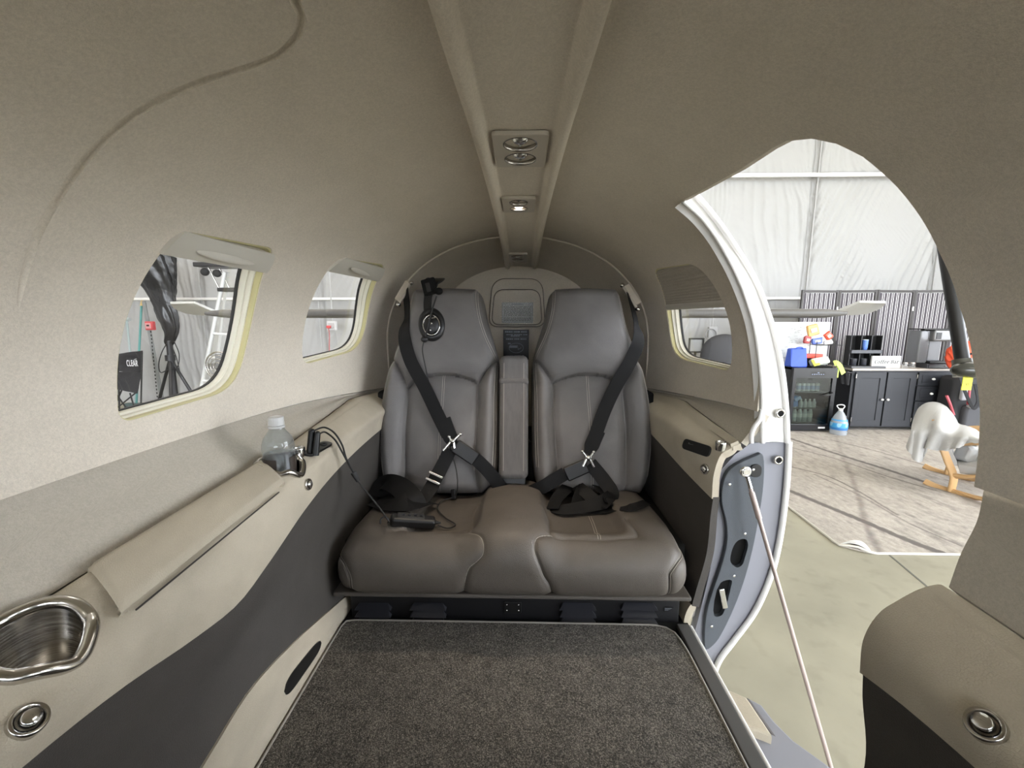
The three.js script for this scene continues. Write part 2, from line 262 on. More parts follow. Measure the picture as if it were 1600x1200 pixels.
// side panels: section lines along the cabin, given as [d, value] tables
function sidePanels(wall, side, T, d0, d1, nd, cut = [], skew = 0, dent = null) {
  const X = (t, d) => t(d);
  const line = (d) => {
    const low = linerPoint(side, 0, d), p0 = [low.x + side * 0.012, low.y - EYE - 0.004], k = smooth(1.38, 1.5, d);
    const p1 = [lerp(T.x1(d), p0[0] - side * 0.014, k), lerp(T.y1(d), p0[1] - 0.004, k)];
    return { p0, p1, p2: [T.x2(d), T.y2(d)], p3: [T.x3(d), T.y3(d)], p4: [T.x4(d), T.y4(d)], p5: [T.x5(d), -0.87] };
  };
  const rows = { ledge: [], arm: [], low: [], kick: [] };
  for (let i = 0; i <= nd; i++) {
    const d = lerp(d0, d1, i / nd), q = line(d), put = (list, n, dd = d) => { const c = new THREE.CatmullRomCurve3(list.map(([x, y]) => V(x, y, dd)), false, 'centripetal'); return c.getPoints(n); };
    const mix = (a, b, t, ox = 0, oy = 0) => [lerp(a[0], b[0], t) + ox, lerp(a[1], b[1], t) + oy];
    rows.ledge.push(put([q.p0, mix(q.p0, q.p1, 0.3, side * 0.004, -0.006), mix(q.p0, q.p1, 0.7, side * 0.004, -0.006), [q.p1[0] + side * 0.002, q.p1[1] - 0.012]], 14));
    rows.arm.push(put([[q.p1[0] + side * 0.004, q.p1[1] - 0.03], [q.p1[0], q.p1[1] - 0.013], mix(q.p1, q.p2, 0.07, 0, -0.012), mix(q.p1, q.p2, 0.16, 0, 0), mix(q.p1, q.p2, 0.45, 0, T.sag || 0.004), [q.p2[0] + side * 0.022, q.p2[1] + 0.003], [q.p2[0] - side * 0.002, q.p2[1] - 0.014], [lerp(q.p2[0], q.p3[0], 0.75) - side * 0.004, lerp(q.p2[1], q.p3[1], 0.5)], q.p3], 44));
    rows.low.push(put([[q.p3[0] + side * 0.004, q.p3[1] + 0.004], mix(q.p3, q.p4, 0.15, side * 0.006), mix(q.p3, q.p4, 0.5, side * 0.016), mix(q.p3, q.p4, 0.85, side * 0.008), [q.p4[0] + side * 0.004, q.p4[1] - 0.004]], 20));
    rows.kick.push(put([q.p4, mix(q.p4, q.p5, 0.3, -side * 0.004), mix(q.p4, q.p5, 0.7, -side * 0.003), q.p5], 12));
  }
  const f = side < 0;
  if (dent) rows.arm.forEach((row) => row.forEach((p) => { p.x += side * 0.013 * Math.exp(-(((p.z - dent.z) / 0.055) ** 2) - (((p.y - dent.y) / 0.017) ** 2)); }));
  if (skew) for (const k of ['ledge', 'arm']) rows[k].forEach((row, i) => row.forEach((p, j) => { p.z -= smooth(0.75, 1, i / nd) * (k === 'ledge' ? skew * (1 - 0.75 * j / 14) : skew * 0.25 * (1 - j / 44)); }));
  part(wall, 'ledge_panel', slabGeo(rows.ledge, 0.02, f), M.ledge);
  part(wall, 'armrest_panel', cut.length ? carve(slabGeo(rows.arm, 0.022, f), cut) : slabGeo(rows.arm, 0.022, f), M.beige);
  part(wall, 'lower_panel', slabGeo(rows.low, 0.022, f), M.dark);
  part(wall, 'kick_panel', slabGeo(rows.kick, 0.02, f), M.beige);
  line.rows = rows; return line;
}
function hitRows(P, px, py) {      // where the line of sight meets a grid of points, and the normal there
  const o = new THREE.Vector3(0, EYE, 0), ray = new THREE.Ray(o, dirAt(px, py).normalize()), t = new THREE.Vector3(); let best = 1e9, n = null, p = null;
  for (let i = 1; i < P.length; i++) for (let j = 1; j < P[0].length; j++) for (const [a, b, c] of [[P[i - 1][j - 1], P[i][j - 1], P[i - 1][j]], [P[i][j - 1], P[i][j], P[i - 1][j]]]) if (ray.intersectTriangle(a, b, c, false, t)) { const d = t.distanceTo(o); if (d < best) { best = d; p = t.clone(); n = b.clone().sub(a).cross(c.clone().sub(a)).normalize(); if (n.dot(ray.direction) > 0) n.negate(); } }
  return { p, n };
}
const TL = { x1: table([[-1.2, -0.6], [1.2, -0.6], [1.47, -0.606], [1.8, -0.57]]), y1: table([[-1.2, -0.36], [0.3, -0.342], [0.45, -0.334], [0.97, -0.309], [1.2, -0.287], [1.47, -0.268], [1.8, -0.29]]), x2: table([[-1.2, -0.5], [1.2, -0.5], [1.8, -0.49]]), y2: table([[-1.2, -0.38], [0.3, -0.37], [0.45, -0.361], [0.82, -0.337], [1.2, -0.315], [1.8, -0.31]]), x3: table([[-1.2, -0.488], [0.8, -0.489], [1.1, -0.505], [1.8, -0.505]]), y3: table([[-1.2, -0.40], [0.33, -0.428], [0.426, -0.44], [0.545, -0.468], [0.64, -0.482], [0.726, -0.466], [0.874, -0.43], [1.147, -0.403], [1.365, -0.393], [1.8, -0.39]]), x4: table([[-1.2, -0.502], [0.8, -0.502], [1.1, -0.512], [1.8, -0.512]]), y4: table([[-1.2, -0.72], [0.4, -0.712], [0.55, -0.694], [0.66, -0.679], [0.79, -0.702], [1.05, -0.785], [1.2, -0.83], [1.8, -0.84]]), x5: table([[-1.2, -0.513], [1.8, -0.513]]) };
// cup holders: round wells bored through the armrest
const CUPS = [[50, 988, -0.545], [437, 722, -0.545]].map(([x, y, X]) => atX(x, y, X));
const sectionLeft = sidePanels(wallLeft, -1, TL, -1.2, 1.8, 110, CUPS.map((p) => at(cyl(0.044, 0.044, 0.3, 40), p.x, p.y, p.z)), 0, atX(350, 842, -0.488));
const mirror = (t) => (d) => 2 * C - t(d);
const TRf = { x1: mirror(TL.x1), y1: TL.y1, x2: mirror(TL.x2), y2: TL.y2, x3: mirror(TL.x3), y3: TL.y3, x4: mirror(TL.x4), y4: TL.y4, x5: mirror(TL.x5) };
const sectionFront = sidePanels(wallRight, 1, TRf, -1.2, 0.49, 56, [], 0.075);
const TRa = { sag: -0.008, x1: table([[1.05, 0.588], [1.3, 0.572], [1.47, 0.566], [1.8, 0.53]]), y1: table([[1.05, -0.318], [1.2, -0.295], [1.47, -0.268], [1.8, -0.29]]), x2: table([[1.05, 0.552], [1.2, 0.505], [1.4, 0.475], [1.8, 0.45]]), y2: table([[1.05, -0.345], [1.2, -0.335], [1.4, -0.318], [1.8, -0.31]]), x3: table([[1.05, 0.532], [1.2, 0.492], [1.4, 0.470], [1.8, 0.465]]), y3: table([[1.05, -0.495], [1.2, -0.450], [1.4, -0.412], [1.8, -0.39]]), x4: table([[1.05, 0.486], [1.3, 0.475], [1.8, 0.472]]), y4: table([[1.0, -0.80], [1.8, -0.82]]), x5: table([[1.0, 0.468], [1.8, 0.46]]) };
const sectionAft = sidePanels(wallRight, 1, TRa, 1.088, 1.8, 30);

// padded armrest lid lying in the left armrest
{
  const rows = [], n = 60, m = 18;
  for (let i = 0; i <= n; i++) {
    const u = i / n, row = [];
    for (let j = 0; j <= m; j++) {
      const v = j / m, d0 = lerp(0.502, 0.457, v), d1 = lerp(0.885, 0.822, v), d = lerp(d0, d1, u), q = sectionLeft(d);
      const x = lerp(q.p1[0] + 0.014, q.p2[0] + 0.006, v), base = lerp(q.p1[1], q.p2[1], v) + 0.004 * Math.sin(Math.PI * v);
      const e = Math.min(u * (d1 - d0), (1 - u) * (d1 - d0), v * 0.09, (1 - v) * 0.09), h = e < 0.006 ? 0.006 + Math.sqrt(Math.max(0, 0.000036 - (0.006 - e) ** 2)) : 0.012;
      row.push(V(x, base - 0.004 + h + (v > 0.85 ? -0.002 * (v - 0.85) / 0.15 : 0), d));
    }
    rows.push(row);
  }
  part(wallLeft, 'lid_gap_shadow', tube(rows.map((r) => r[m].clone().add(new THREE.Vector3(0.0006, -0.0105, 0))).slice(3, -4), 0.0013, 90, 6), M.dark);  // dark tube drawn as the shadow gap under the lid's front edge
  part(wallLeft, 'armrest_lid', slabGeo(rows, 0.016, true), M.beige);
}
// black toe vent let into the left kick panel
{
  const pts = [], n = 26; for (let i = 0; i <= n; i++) { const t = i / n, d = lerp(0.765, 0.93, t), q = sectionLeft(d), row = []; for (let j = 0; j <= 6; j++) { const w = Math.sqrt(Math.max(0.0, 1 - Math.pow(Math.abs(2 * t - 1), 5))) * 0.13, v = lerp(0.5 - w, 0.5 + w, j / 6); row.push(V(lerp(q.p4[0], q.p5[0], v) + 0.0065, lerp(q.p4[1], q.p5[1], v), d)); } pts.push(row); }
  part(wallLeft, 'toe_vent', slabGeo(pts, 0.012, true), M.blackPlastic);
}
// window frames, gaskets, panes and shades
let windowCount = 0;
const csgI = (a, b) => { const A = new Brush(plain(a)), K = new Brush(plain(b)); A.updateMatrixWorld(true); K.updateMatrixWorld(true); return csg.evaluate(A, K, 3).geometry; };
function cabinWindow(side, outline, label) {
  const w = struct('window_' + (++windowCount), label), ds = outline.map((p) => p[0]), d0 = Math.min(...ds) - 0.06, d1 = Math.max(...ds) + 0.06, ns = Math.round((d1 - d0) / 0.02);
  const shell = (a, b) => shellGeo(side, d0, d1, ns, a, b, 0.08, 0.62, 24), o = inset(outline, -0.001);
  part(w, 'outer_frame', csgI(shell(0.002, 0.036), prism(side, o, 0.3, 0.95, [inset(o, 0.0035)])), M.cream);
  part(w, 'step_frame', csgI(shell(0.015, 0.038), prism(side, inset(o, 0.003), 0.3, 0.95, [inset(o, 0.0075)])), M.creamPale);
  part(w, 'inner_frame', csgI(shell(0.026, 0.044), prism(side, inset(o, 0.007), 0.3, 0.95, [inset(o, 0.012)])), M.creamPale);
  part(w, 'gasket', csgI(shell(0.039, 0.046), prism(side, inset(o, 0.0115), 0.3, 0.95, [inset(o, 0.0140)])), M.rubber);
  part(w, 'pane', csgI(shell(0.0425, 0.0435), prism(side, inset(o, 0.0095), 0.3, 0.95)), M.glass);
  return w;
}
const sOfY = (y, off = 0) => 0.2 + 0.8 * Math.asin(Math.pow(clamp((y - Y0) / (BB + off)), N / 2)) / (Math.PI / 2);
function shadeSheet(side, outline, yBottom, yTop, off, pleat, thick) {   // sheet following the wall, inside the outline's fore and aft edges
  const span = (y) => { const xs = []; const n = outline.length; for (let i = 0; i < n; i++) { const [a, b] = outline[i], [c, d] = outline[(i + 1) % n]; if ((b - y) * (d - y) <= 0 && b !== d) xs.push(lerp(a, c, (y - b) / (d - b))); } return [Math.min(...xs), Math.max(...xs)]; };
  const rows = [], ny = pleat ? Math.round((yTop - yBottom) / 0.0011) : 14;
  for (let i = 0; i <= ny; i++) { const y = lerp(yBottom, yTop, i / ny), s = sOfY(y), [a, b] = span(Math.min(y, yTop)), z = pleat ? 0.0022 * Math.abs(((y / 0.0085) % 1 + 1) % 1 * 2 - 1) : 0.004 * Math.sin(Math.PI * i / ny), row = []; for (let j = 0; j <= 16; j++) row.push(linerPoint(side, s, lerp(a, b, j / 16), off - z)); rows.push(row); }
  return slabGeo(rows, thick, side < 0);
}
const w1 = cabinWindow(-1, windowFront, 'front left cabin window with its shade raised'), w2 = cabinWindow(-1, windowRear, 'rear left cabin window with its shade raised'), w3 = cabinWindow(1, windowRight, 'right cabin window with its pleated shade half lowered');
cabinWindow(-1, windowAhead); cabinWindow(1, shift(windowAhead, -0.1));
part(w1, 'window_shade', shadeSheet(-1, inset(windowFront, -0.004), 0.112, 0.152, -0.004, false, 0.03), M.shade);
part(w1, 'shade_handle', (() => { const g = new THREE.SphereGeometry(1, 24, 12); g.scale(0.006, 0.010, 0.085); const p = linerPoint(-1, sOfY(0.128), 0.86, -0.008); return at(g, p.x, p.y, p.z); })(), M.shade);
part(w2, 'window_shade', shadeSheet(-1, inset(windowRear, -0.004), 0.142, 0.184, -0.004, false, 0.03), M.shade);
part(w2, 'shade_handle', (() => { const g = new THREE.SphereGeometry(1, 24, 12); g.scale(0.006, 0.010, 0.09); const p = linerPoint(-1, sOfY(0.160), 1.40, -0.008); return at(g, p.x, p.y, p.z); })(), M.shade);
part(w3, 'window_shade', shadeSheet(1, inset(windowRight, -0.002), 0.055, 0.168, 0.003, true, 0.004), M.ledge);
part(w3, 'shade_rail', shadeSheet(1, inset(windowRight, -0.001), 0.036, 0.058, 0.003, false, 0.012), M.shade);
for (const side of [-1, 1]) part(side < 0 ? wallLeft : wallRight, 'cockpit_pane', csgI(shellGeo(side, -1.1, -0.1, 40, 0.05, 0.051, 0.05, 0.7, 24), prism(side, inset(cockpitWindow, -0.01), 0.3, 0.95)), M.glass);

// rear: arched surround, bulkhead, bead along the arch
const wallRear = struct('wall_rear', 'beige arched rear bulkhead behind the seats');
function archRow(d, a, top, n = 64, low = -0.86) { const row = []; const b = top - Y0; for (let i = 0; i <= n; i++) { const t = i / n; if (t < 0.14) row.push(V(C - a, lerp(low, Y0, t / 0.14), d)); else if (t > 0.86) row.push(V(C + a, lerp(Y0, low, (t - 0.86) / 0.14), d)); else { const f = (t - 0.14) / 0.72 * Math.PI, c = Math.cos(f); row.push(V(C - a * Math.sign(c) * Math.pow(Math.abs(c), 2 / N), Y0 + b * Math.pow(Math.sin(f), 2 / N), d)); } } return row; }
{
  const rows = []; for (let i = 0; i <= 14; i++) { const t = i / 14; rows.push(archRow(lerp(1.792, 2.215, t), lerp(halfW(1.79) - 0.001, 0.445, Math.pow(t, 1.15)), lerp(0.343, 0.272, Math.pow(t, 1.3)))); }
  part(wallRear, 'surround', slabGeo(rows, 0.03), M.suede);
  const ap = archRow(1.79, halfW(1.79) - 0.004, 0.341).filter((p) => p.y > EYE - 0.27);
  part(wallRear, 'trim_bead', tube(ap, 0.0042, 160, 8), M.suede);
  const bh = archRow(2.2, 0.47, 0.30, 48, -1.0).map((p) => [p.x, p.y - EYE]);
  part(wallRear, 'bulkhead', at(extrude(bh, 0.04), 0, EYE, -2.25), M.suede);
  const poly = (px) => px.map(([x, y]) => { const p = atD(x, y, 2.205); return [p.x, p.y - EYE]; });
  const panel = roundPoly([[764, 510, 0.05], [851, 510, 0.05], [847, 436, 0.07], [770, 436, 0.07]].map(([x, y, r]) => { const p = atD(x, y, 2.205); return [p.x, p.y - EYE, r]; }), 8);
  part(wallRear, 'access_cover', at(extrude(panel, 0.010, 0.004), 0, EYE, -2.2), M.suede);
  const lid = roundPoly([[768.5, 507, 0.04], [846.5, 507, 0.04], [843, 453, 0.05], [773, 453, 0.05]].map(([x, y, r]) => { const p = atD(x, y, 2.19); return [p.x, p.y - EYE, r]; }), 8);
  const loop = (pl, z) => tube(pl.map(([x, y]) => new THREE.Vector3(x, EYE + y, z)), 0.0022, 160, 6, true);
  part(wallRear, 'cover_gap_shadow', loop(inset(panel, -0.001), -2.1985), M.dark); part(wallRear, 'lid_gap_shadow', loop(inset(lid, -0.001), -2.187), M.dark);  // dark tubes drawn as the shaded gaps round cover and lid
  part(wallRear, 'access_lid', at(extrude(lid, 0.008, 0.0035), 0, EYE, -2.193), M.suede);
}
// ceiling console
const ceiling = struct('ceiling', 'beige overhead console running down the middle of the ceiling');
const consoleY = table([[-1.2, 0.318], [0.4, 0.314], [1.5, 0.300], [1.8, 0.283], [2.08, 0.252]]), consoleW = table([[-1.2, 0.1], [0.47, 0.093], [0.8, 0.084], [2.08, 0.078]]), CX = -0.003;
{
  const rows = []; for (let i = 0; i <= 100; i++) { const d = lerp(-1.2, 2.08, i / 100), w = consoleW(d), y = consoleY(d); const half = [[-w + 0.002, 0.05], [-w, 0.012], [-w + 0.001, 0.002], [-w + 0.006, -0.006], [-w + 0.013, -0.009], [-w + 0.020, -0.006], [-w + 0.026, 0.003], [-w + 0.031, 0.008], [-0.02, 0.0085]]; const pts = [...half, ...half.map(([a, b]) => [-a, b]).reverse()]; rows.push(new THREE.CatmullRomCurve3(pts.map(([a, b]) => V(CX + a, y + b, d)), false, 'centripetal').getPoints(72)); }
  part(ceiling, 'console', slabGeo(rows, 0.008), M.suede);
}
// floor: deck, carpet, sill
const floor = struct('floor', 'dark grey carpet on the cabin floor');
{
  part(floor, 'deck', at(new THREE.BoxGeometry(1.02, 0.04, 3.0), C - 0.01, EYE - 0.88, -0.3), M.blackMatte);
  const mat = roundPoly([[-0.503, -1.064, 0.02], [0.42, -1.064, 0.06], [0.434, -0.98, 0.05], [0.440, 1.2, 0.02], [-0.503, 1.2, 0.02]], 6);
  const g = extrude(mat, 0.008, 0.003); g.rotateX(Math.PI / 2); g.scale(1, -1, 1); g.translate(0, EYE - 0.86, 0);
  const flat = extrude(mat.map(([x, y]) => [x, -y]), 0.008, 0.003); flat.rotateX(-Math.PI / 2); flat.translate(0, EYE - 0.86, 0);
  part(floor, 'carpet', flat, M.carpet);
  const rim = [[-0.503, 1.0], ...mat.filter((p) => p[1] < 1), [0.440, 1.0]].map(([x, z]) => new THREE.Vector3(x, EYE - 0.85, z));
  part(floor, 'carpet_binding', tube(rim, 0.0035, 200, 6), M.binding);
  part(floor, 'sill_plate', [rb(0.034, 0.016, 0.62, 0.003, V(0.458, -0.856, 0.76))], M.sill);
  part(floor, 'sill_edge', [rb(0.010, 0.03, 0.62, 0.004, V(0.480, -0.866, 0.76))], M.white);
}
// doorway: white upper frame, grey lower frame, latch plate, weather seal
const door1 = struct('door_1', 'white and grey frame of the open cabin doorway');
const jambPins = [];
{
  const inner = [[1066, 315], [1088, 334], [1110, 360], [1131, 393], [1150, 430], [1164, 465], [1175, 500], [1181, 530], [1185, 560], [1188.5, 600], [1190, 640], [1190, 692]].map(([x, y]) => onLiner(x, y));
  const dIn = inner.map((p) => -p.z);
  const outerPx = [[1086, 303], [1108, 328], [1131, 358], [1150, 386], [1168, 414], [1182, 440], [1197, 478], [1208, 512], [1216, 545], [1224, 590], [1229, 640], [1231, 692]];
  const outer = outerPx.map(([x, y], i) => atD(x, y, dIn[i] + 0.012));
  const rows = inner.map((p, i) => { const q = outer[i], o = []; for (let k = 0; k <= 8; k++) { const t = k / 8; o.push(p.clone().lerp(q, t).add(new THREE.Vector3(0, 0, -0.010 * Math.sin(Math.PI * t)))); } return o; });
  const dense = []; const curves = rows[0].map((_, k) => new THREE.CatmullRomCurve3(rows.map((r) => r[k]), false, 'centripetal')); for (let i = 0; i <= 60; i++) dense.push(curves.map((c) => c.getPoint(i / 60)));
  part(door1, 'upper_frame', slabGeo(dense, 0.02, false), M.white);
  part(door1, 'weather_seal', [tube(inner.map((p) => p.clone().add(new THREE.Vector3(0.001, 0, 0.003))), 0.0055, 90, 10), tube(outer.map((p) => p.clone().add(new THREE.Vector3(-0.002, 0, 0.002))), 0.007, 90, 10)], M.white);
  // curl of the headliner edge where it meets the lower frame
  const curl = [[1190, 640], [1187, 655], [1178, 668], [1174, 680], [1174, 692]].map(([x, y]) => atD(x, y, 1.075));
  part(door1, 'seal_curl', tube(curl, 0.006, 40, 10), M.white);
  const P = (px, d) => px.map(([x, y]) => { const p = atD(x, y, d); return [p.x, p.y - EYE]; });
  const soft = (l, k = 4) => spline2(l, l.length * k);
  const low = P([[1176, 693], [1233, 692], [1229, 760], [1218, 845], [1205, 898], [1180, 955], [1146, 1002], [1124, 1032], [1113, 1062], [1096, 1062], [1085, 1000], [1100, 940], [1112, 890], [1116, 840], [1110, 785], [1125, 740], [1150, 712]], 1.10);
  part(door1, 'lower_frame', at(extrude(low, 0.03), 0, EYE, -1.137), M.greyFrame);
  const edge = [[1233, 690], [1229, 760], [1218, 845], [1205, 898], [1180, 955], [1146, 1002], [1124, 1032], [1113, 1062]].map(([x, y]) => atD(x, y, 1.10));
  part(door1, 'lower_seal', tube(edge, 0.008, 60, 10), M.white);
  const plate = soft(P([[1182, 711], [1189, 708.5], [1192.3, 713], [1192.5, 755], [1184, 815], [1172, 872], [1156, 925], [1136, 972], [1118, 1003], [1103, 1014], [1102, 965], [1110, 932], [1128, 878], [1135, 845], [1134, 815], [1127, 785], [1129, 755], [1141, 732]], 1.095));
  const holeA = soft(P([[1152, 888], [1143, 880], [1143, 868], [1150, 850], [1158, 844], [1167, 844], [1170, 852], [1166, 870], [1160, 885]], 1.088)), holeB = soft(P([[1117, 964], [1127, 912], [1144, 908], [1143, 920], [1132, 958], [1127, 964]], 1.088));
  part(door1, 'latch_plate', carve(at(extrude(plate, 0.012, 0.002), 0, EYE, -1.106), [at(extrude(holeA, 0.05), 0, EYE, -1.11), at(extrude(holeB, 0.05), 0, EYE, -1.11)]), M.latchPlate);
  part(door1, 'latch_well', [at(extrude(inset(holeA, -0.002), 0.002), 0, EYE, -1.1065), at(extrude(inset(holeB, -0.002), 0.002), 0, EYE, -1.1065)], M.blackMatte);
  const lb = (px, py, d) => atD(px, py, d);
  part(door1, 'latch_bolt', [orient(rb(0.015, 0.062, 0.008, 0.003), lb(1130, 935, 1.088), new THREE.Vector3(1, 0.25, 0), new THREE.Vector3(-0.25, 1, 0))], M.chrome);
  part(door1, 'latch_lever', [at(extrude(roundRect(0.03, 0.036, 0.015, 8), 0.004, 0.001), lb(1180, 735, 1.0925))], M.blackPlastic);
  const screws = [[1140, 757], [1164, 834], [1147, 900], [1112, 979], [1177, 734]].map(([x, y]) => { const g = new THREE.SphereGeometry(0.004, 12, 8); g.scale(1, 1, 0.5); return at(g, lb(x, y, 1.083)); });
  for (const g of screws) part(door1, 'screw', g, M.chrome);
  for (const [x, y, d] of [[1219, 646, 1.1], [1216, 719, 1.098]]) { const p = lb(x, y, d), r = new THREE.TorusGeometry(0.0095, 0.0035, 10, 24); part(door1, 'pin_socket', at(r, p), M.steel); const h = cyl(0.009, 0.009, 0.006); h.rotateX(Math.PI / 2); part(door1, 'pin_hole', at(h, p), M.blackMatte); }
}
// lower door leaf, folded down outside the sill
const door2 = struct('door_2', 'lower door leaf folded down below the sill');
{
  const P = (px, y) => px.map(([x, yy]) => { const p = atY(x, yy, y); return [p.x, p.z]; });
  const flat = (px, y, t) => { const g = extrude(P(px, y).map(([x, z]) => [x, -z]), t, 0.006); g.rotateX(-Math.PI / 2); g.translate(0, EYE + y - t, 0); return g; };
  part(door2, 'door_pad', flat([[1130, 1083], [1138, 1080], [1166, 1092], [1172, 1100], [1206, 1152], [1160, 1134]], -0.945, 0.025), M.beige);
  part(door2, 'door_shell', flat([[1158, 1130], [1206, 1150], [1166, 1092], [1190, 1104], [1210, 1130], [1240, 1160], [1290, 1196], [1340, 1240], [1240, 1300]], -0.97, 0.06), M.greyFrame);
}
// outer skin under the floor and round the tail, nose cap with the windscreen
{
  const hull = (side, d0, d1) => { const rows = []; for (let i = 0; i <= 40; i++) { const d = lerp(d0, d1, i / 40), k = halfW(d) / 0.66; rows.push(new THREE.CatmullRomCurve3([[0.712, -0.20], [0.70, -0.40], [0.64, -0.66], [0.50, -0.90], [0.28, -1.02], [0, -1.05]].map(([x, y]) => V(C + side * x * k, y, d))).getPoints(24)); } return slabGeo(rows, 0.012, side < 0); };
  part(wallLeft, 'outer_skin', hull(-1, -1.3, 2.3), M.white);
  part(wallRight, 'outer_skin', hull(1, 1.13, 2.3), M.white); part(wallRight, 'outer_skin', hull(1, -1.3, 0.53), M.white);
  const belly = []; for (let i = 0; i <= 10; i++) { const d = lerp(0.53, 1.13, i / 10); belly.push(new THREE.CatmullRomCurve3([[0.49, -0.90], [0.28, -1.02], [0, -1.05]].map(([x, y]) => V(C + x, y, d))).getPoints(10)); }
  part(wallRight, 'outer_skin', slabGeo(belly, 0.012, false), M.white);
  const wallFront = struct('wall_front', 'cockpit front with the windscreen');
  const ring = []; for (let i = 0; i <= 60; i++) { const a = i / 60 * Math.PI * 2; ring.push([C + 0.68 * Math.cos(a), -0.3 + 0.72 * Math.sin(a)]); }
  const eye = (s) => roundPoly([[C + s * 0.02, -0.14, 0.04], [C + s * 0.58, -0.14, 0.08], [C + s * 0.46, 0.19, 0.1], [C + s * 0.02, 0.33, 0.05]], 6);
  part(wallFront, 'nose_frame', at(extrude(ring, 0.05, 0, [eye(-1), eye(1)]), 0, EYE, 1.3), M.dark);
  for (const s of [-1, 1]) part(wallFront, 'windscreen', at(extrude(inset(eye(s), -0.01), 0.006), 0, EYE, 1.33), M.glass);
  part(wallFront, 'glare_shield', rb(1.2, 0.3, 0.4, 0.04, V(C, -0.34, -1.05)), M.blackMatte);
}
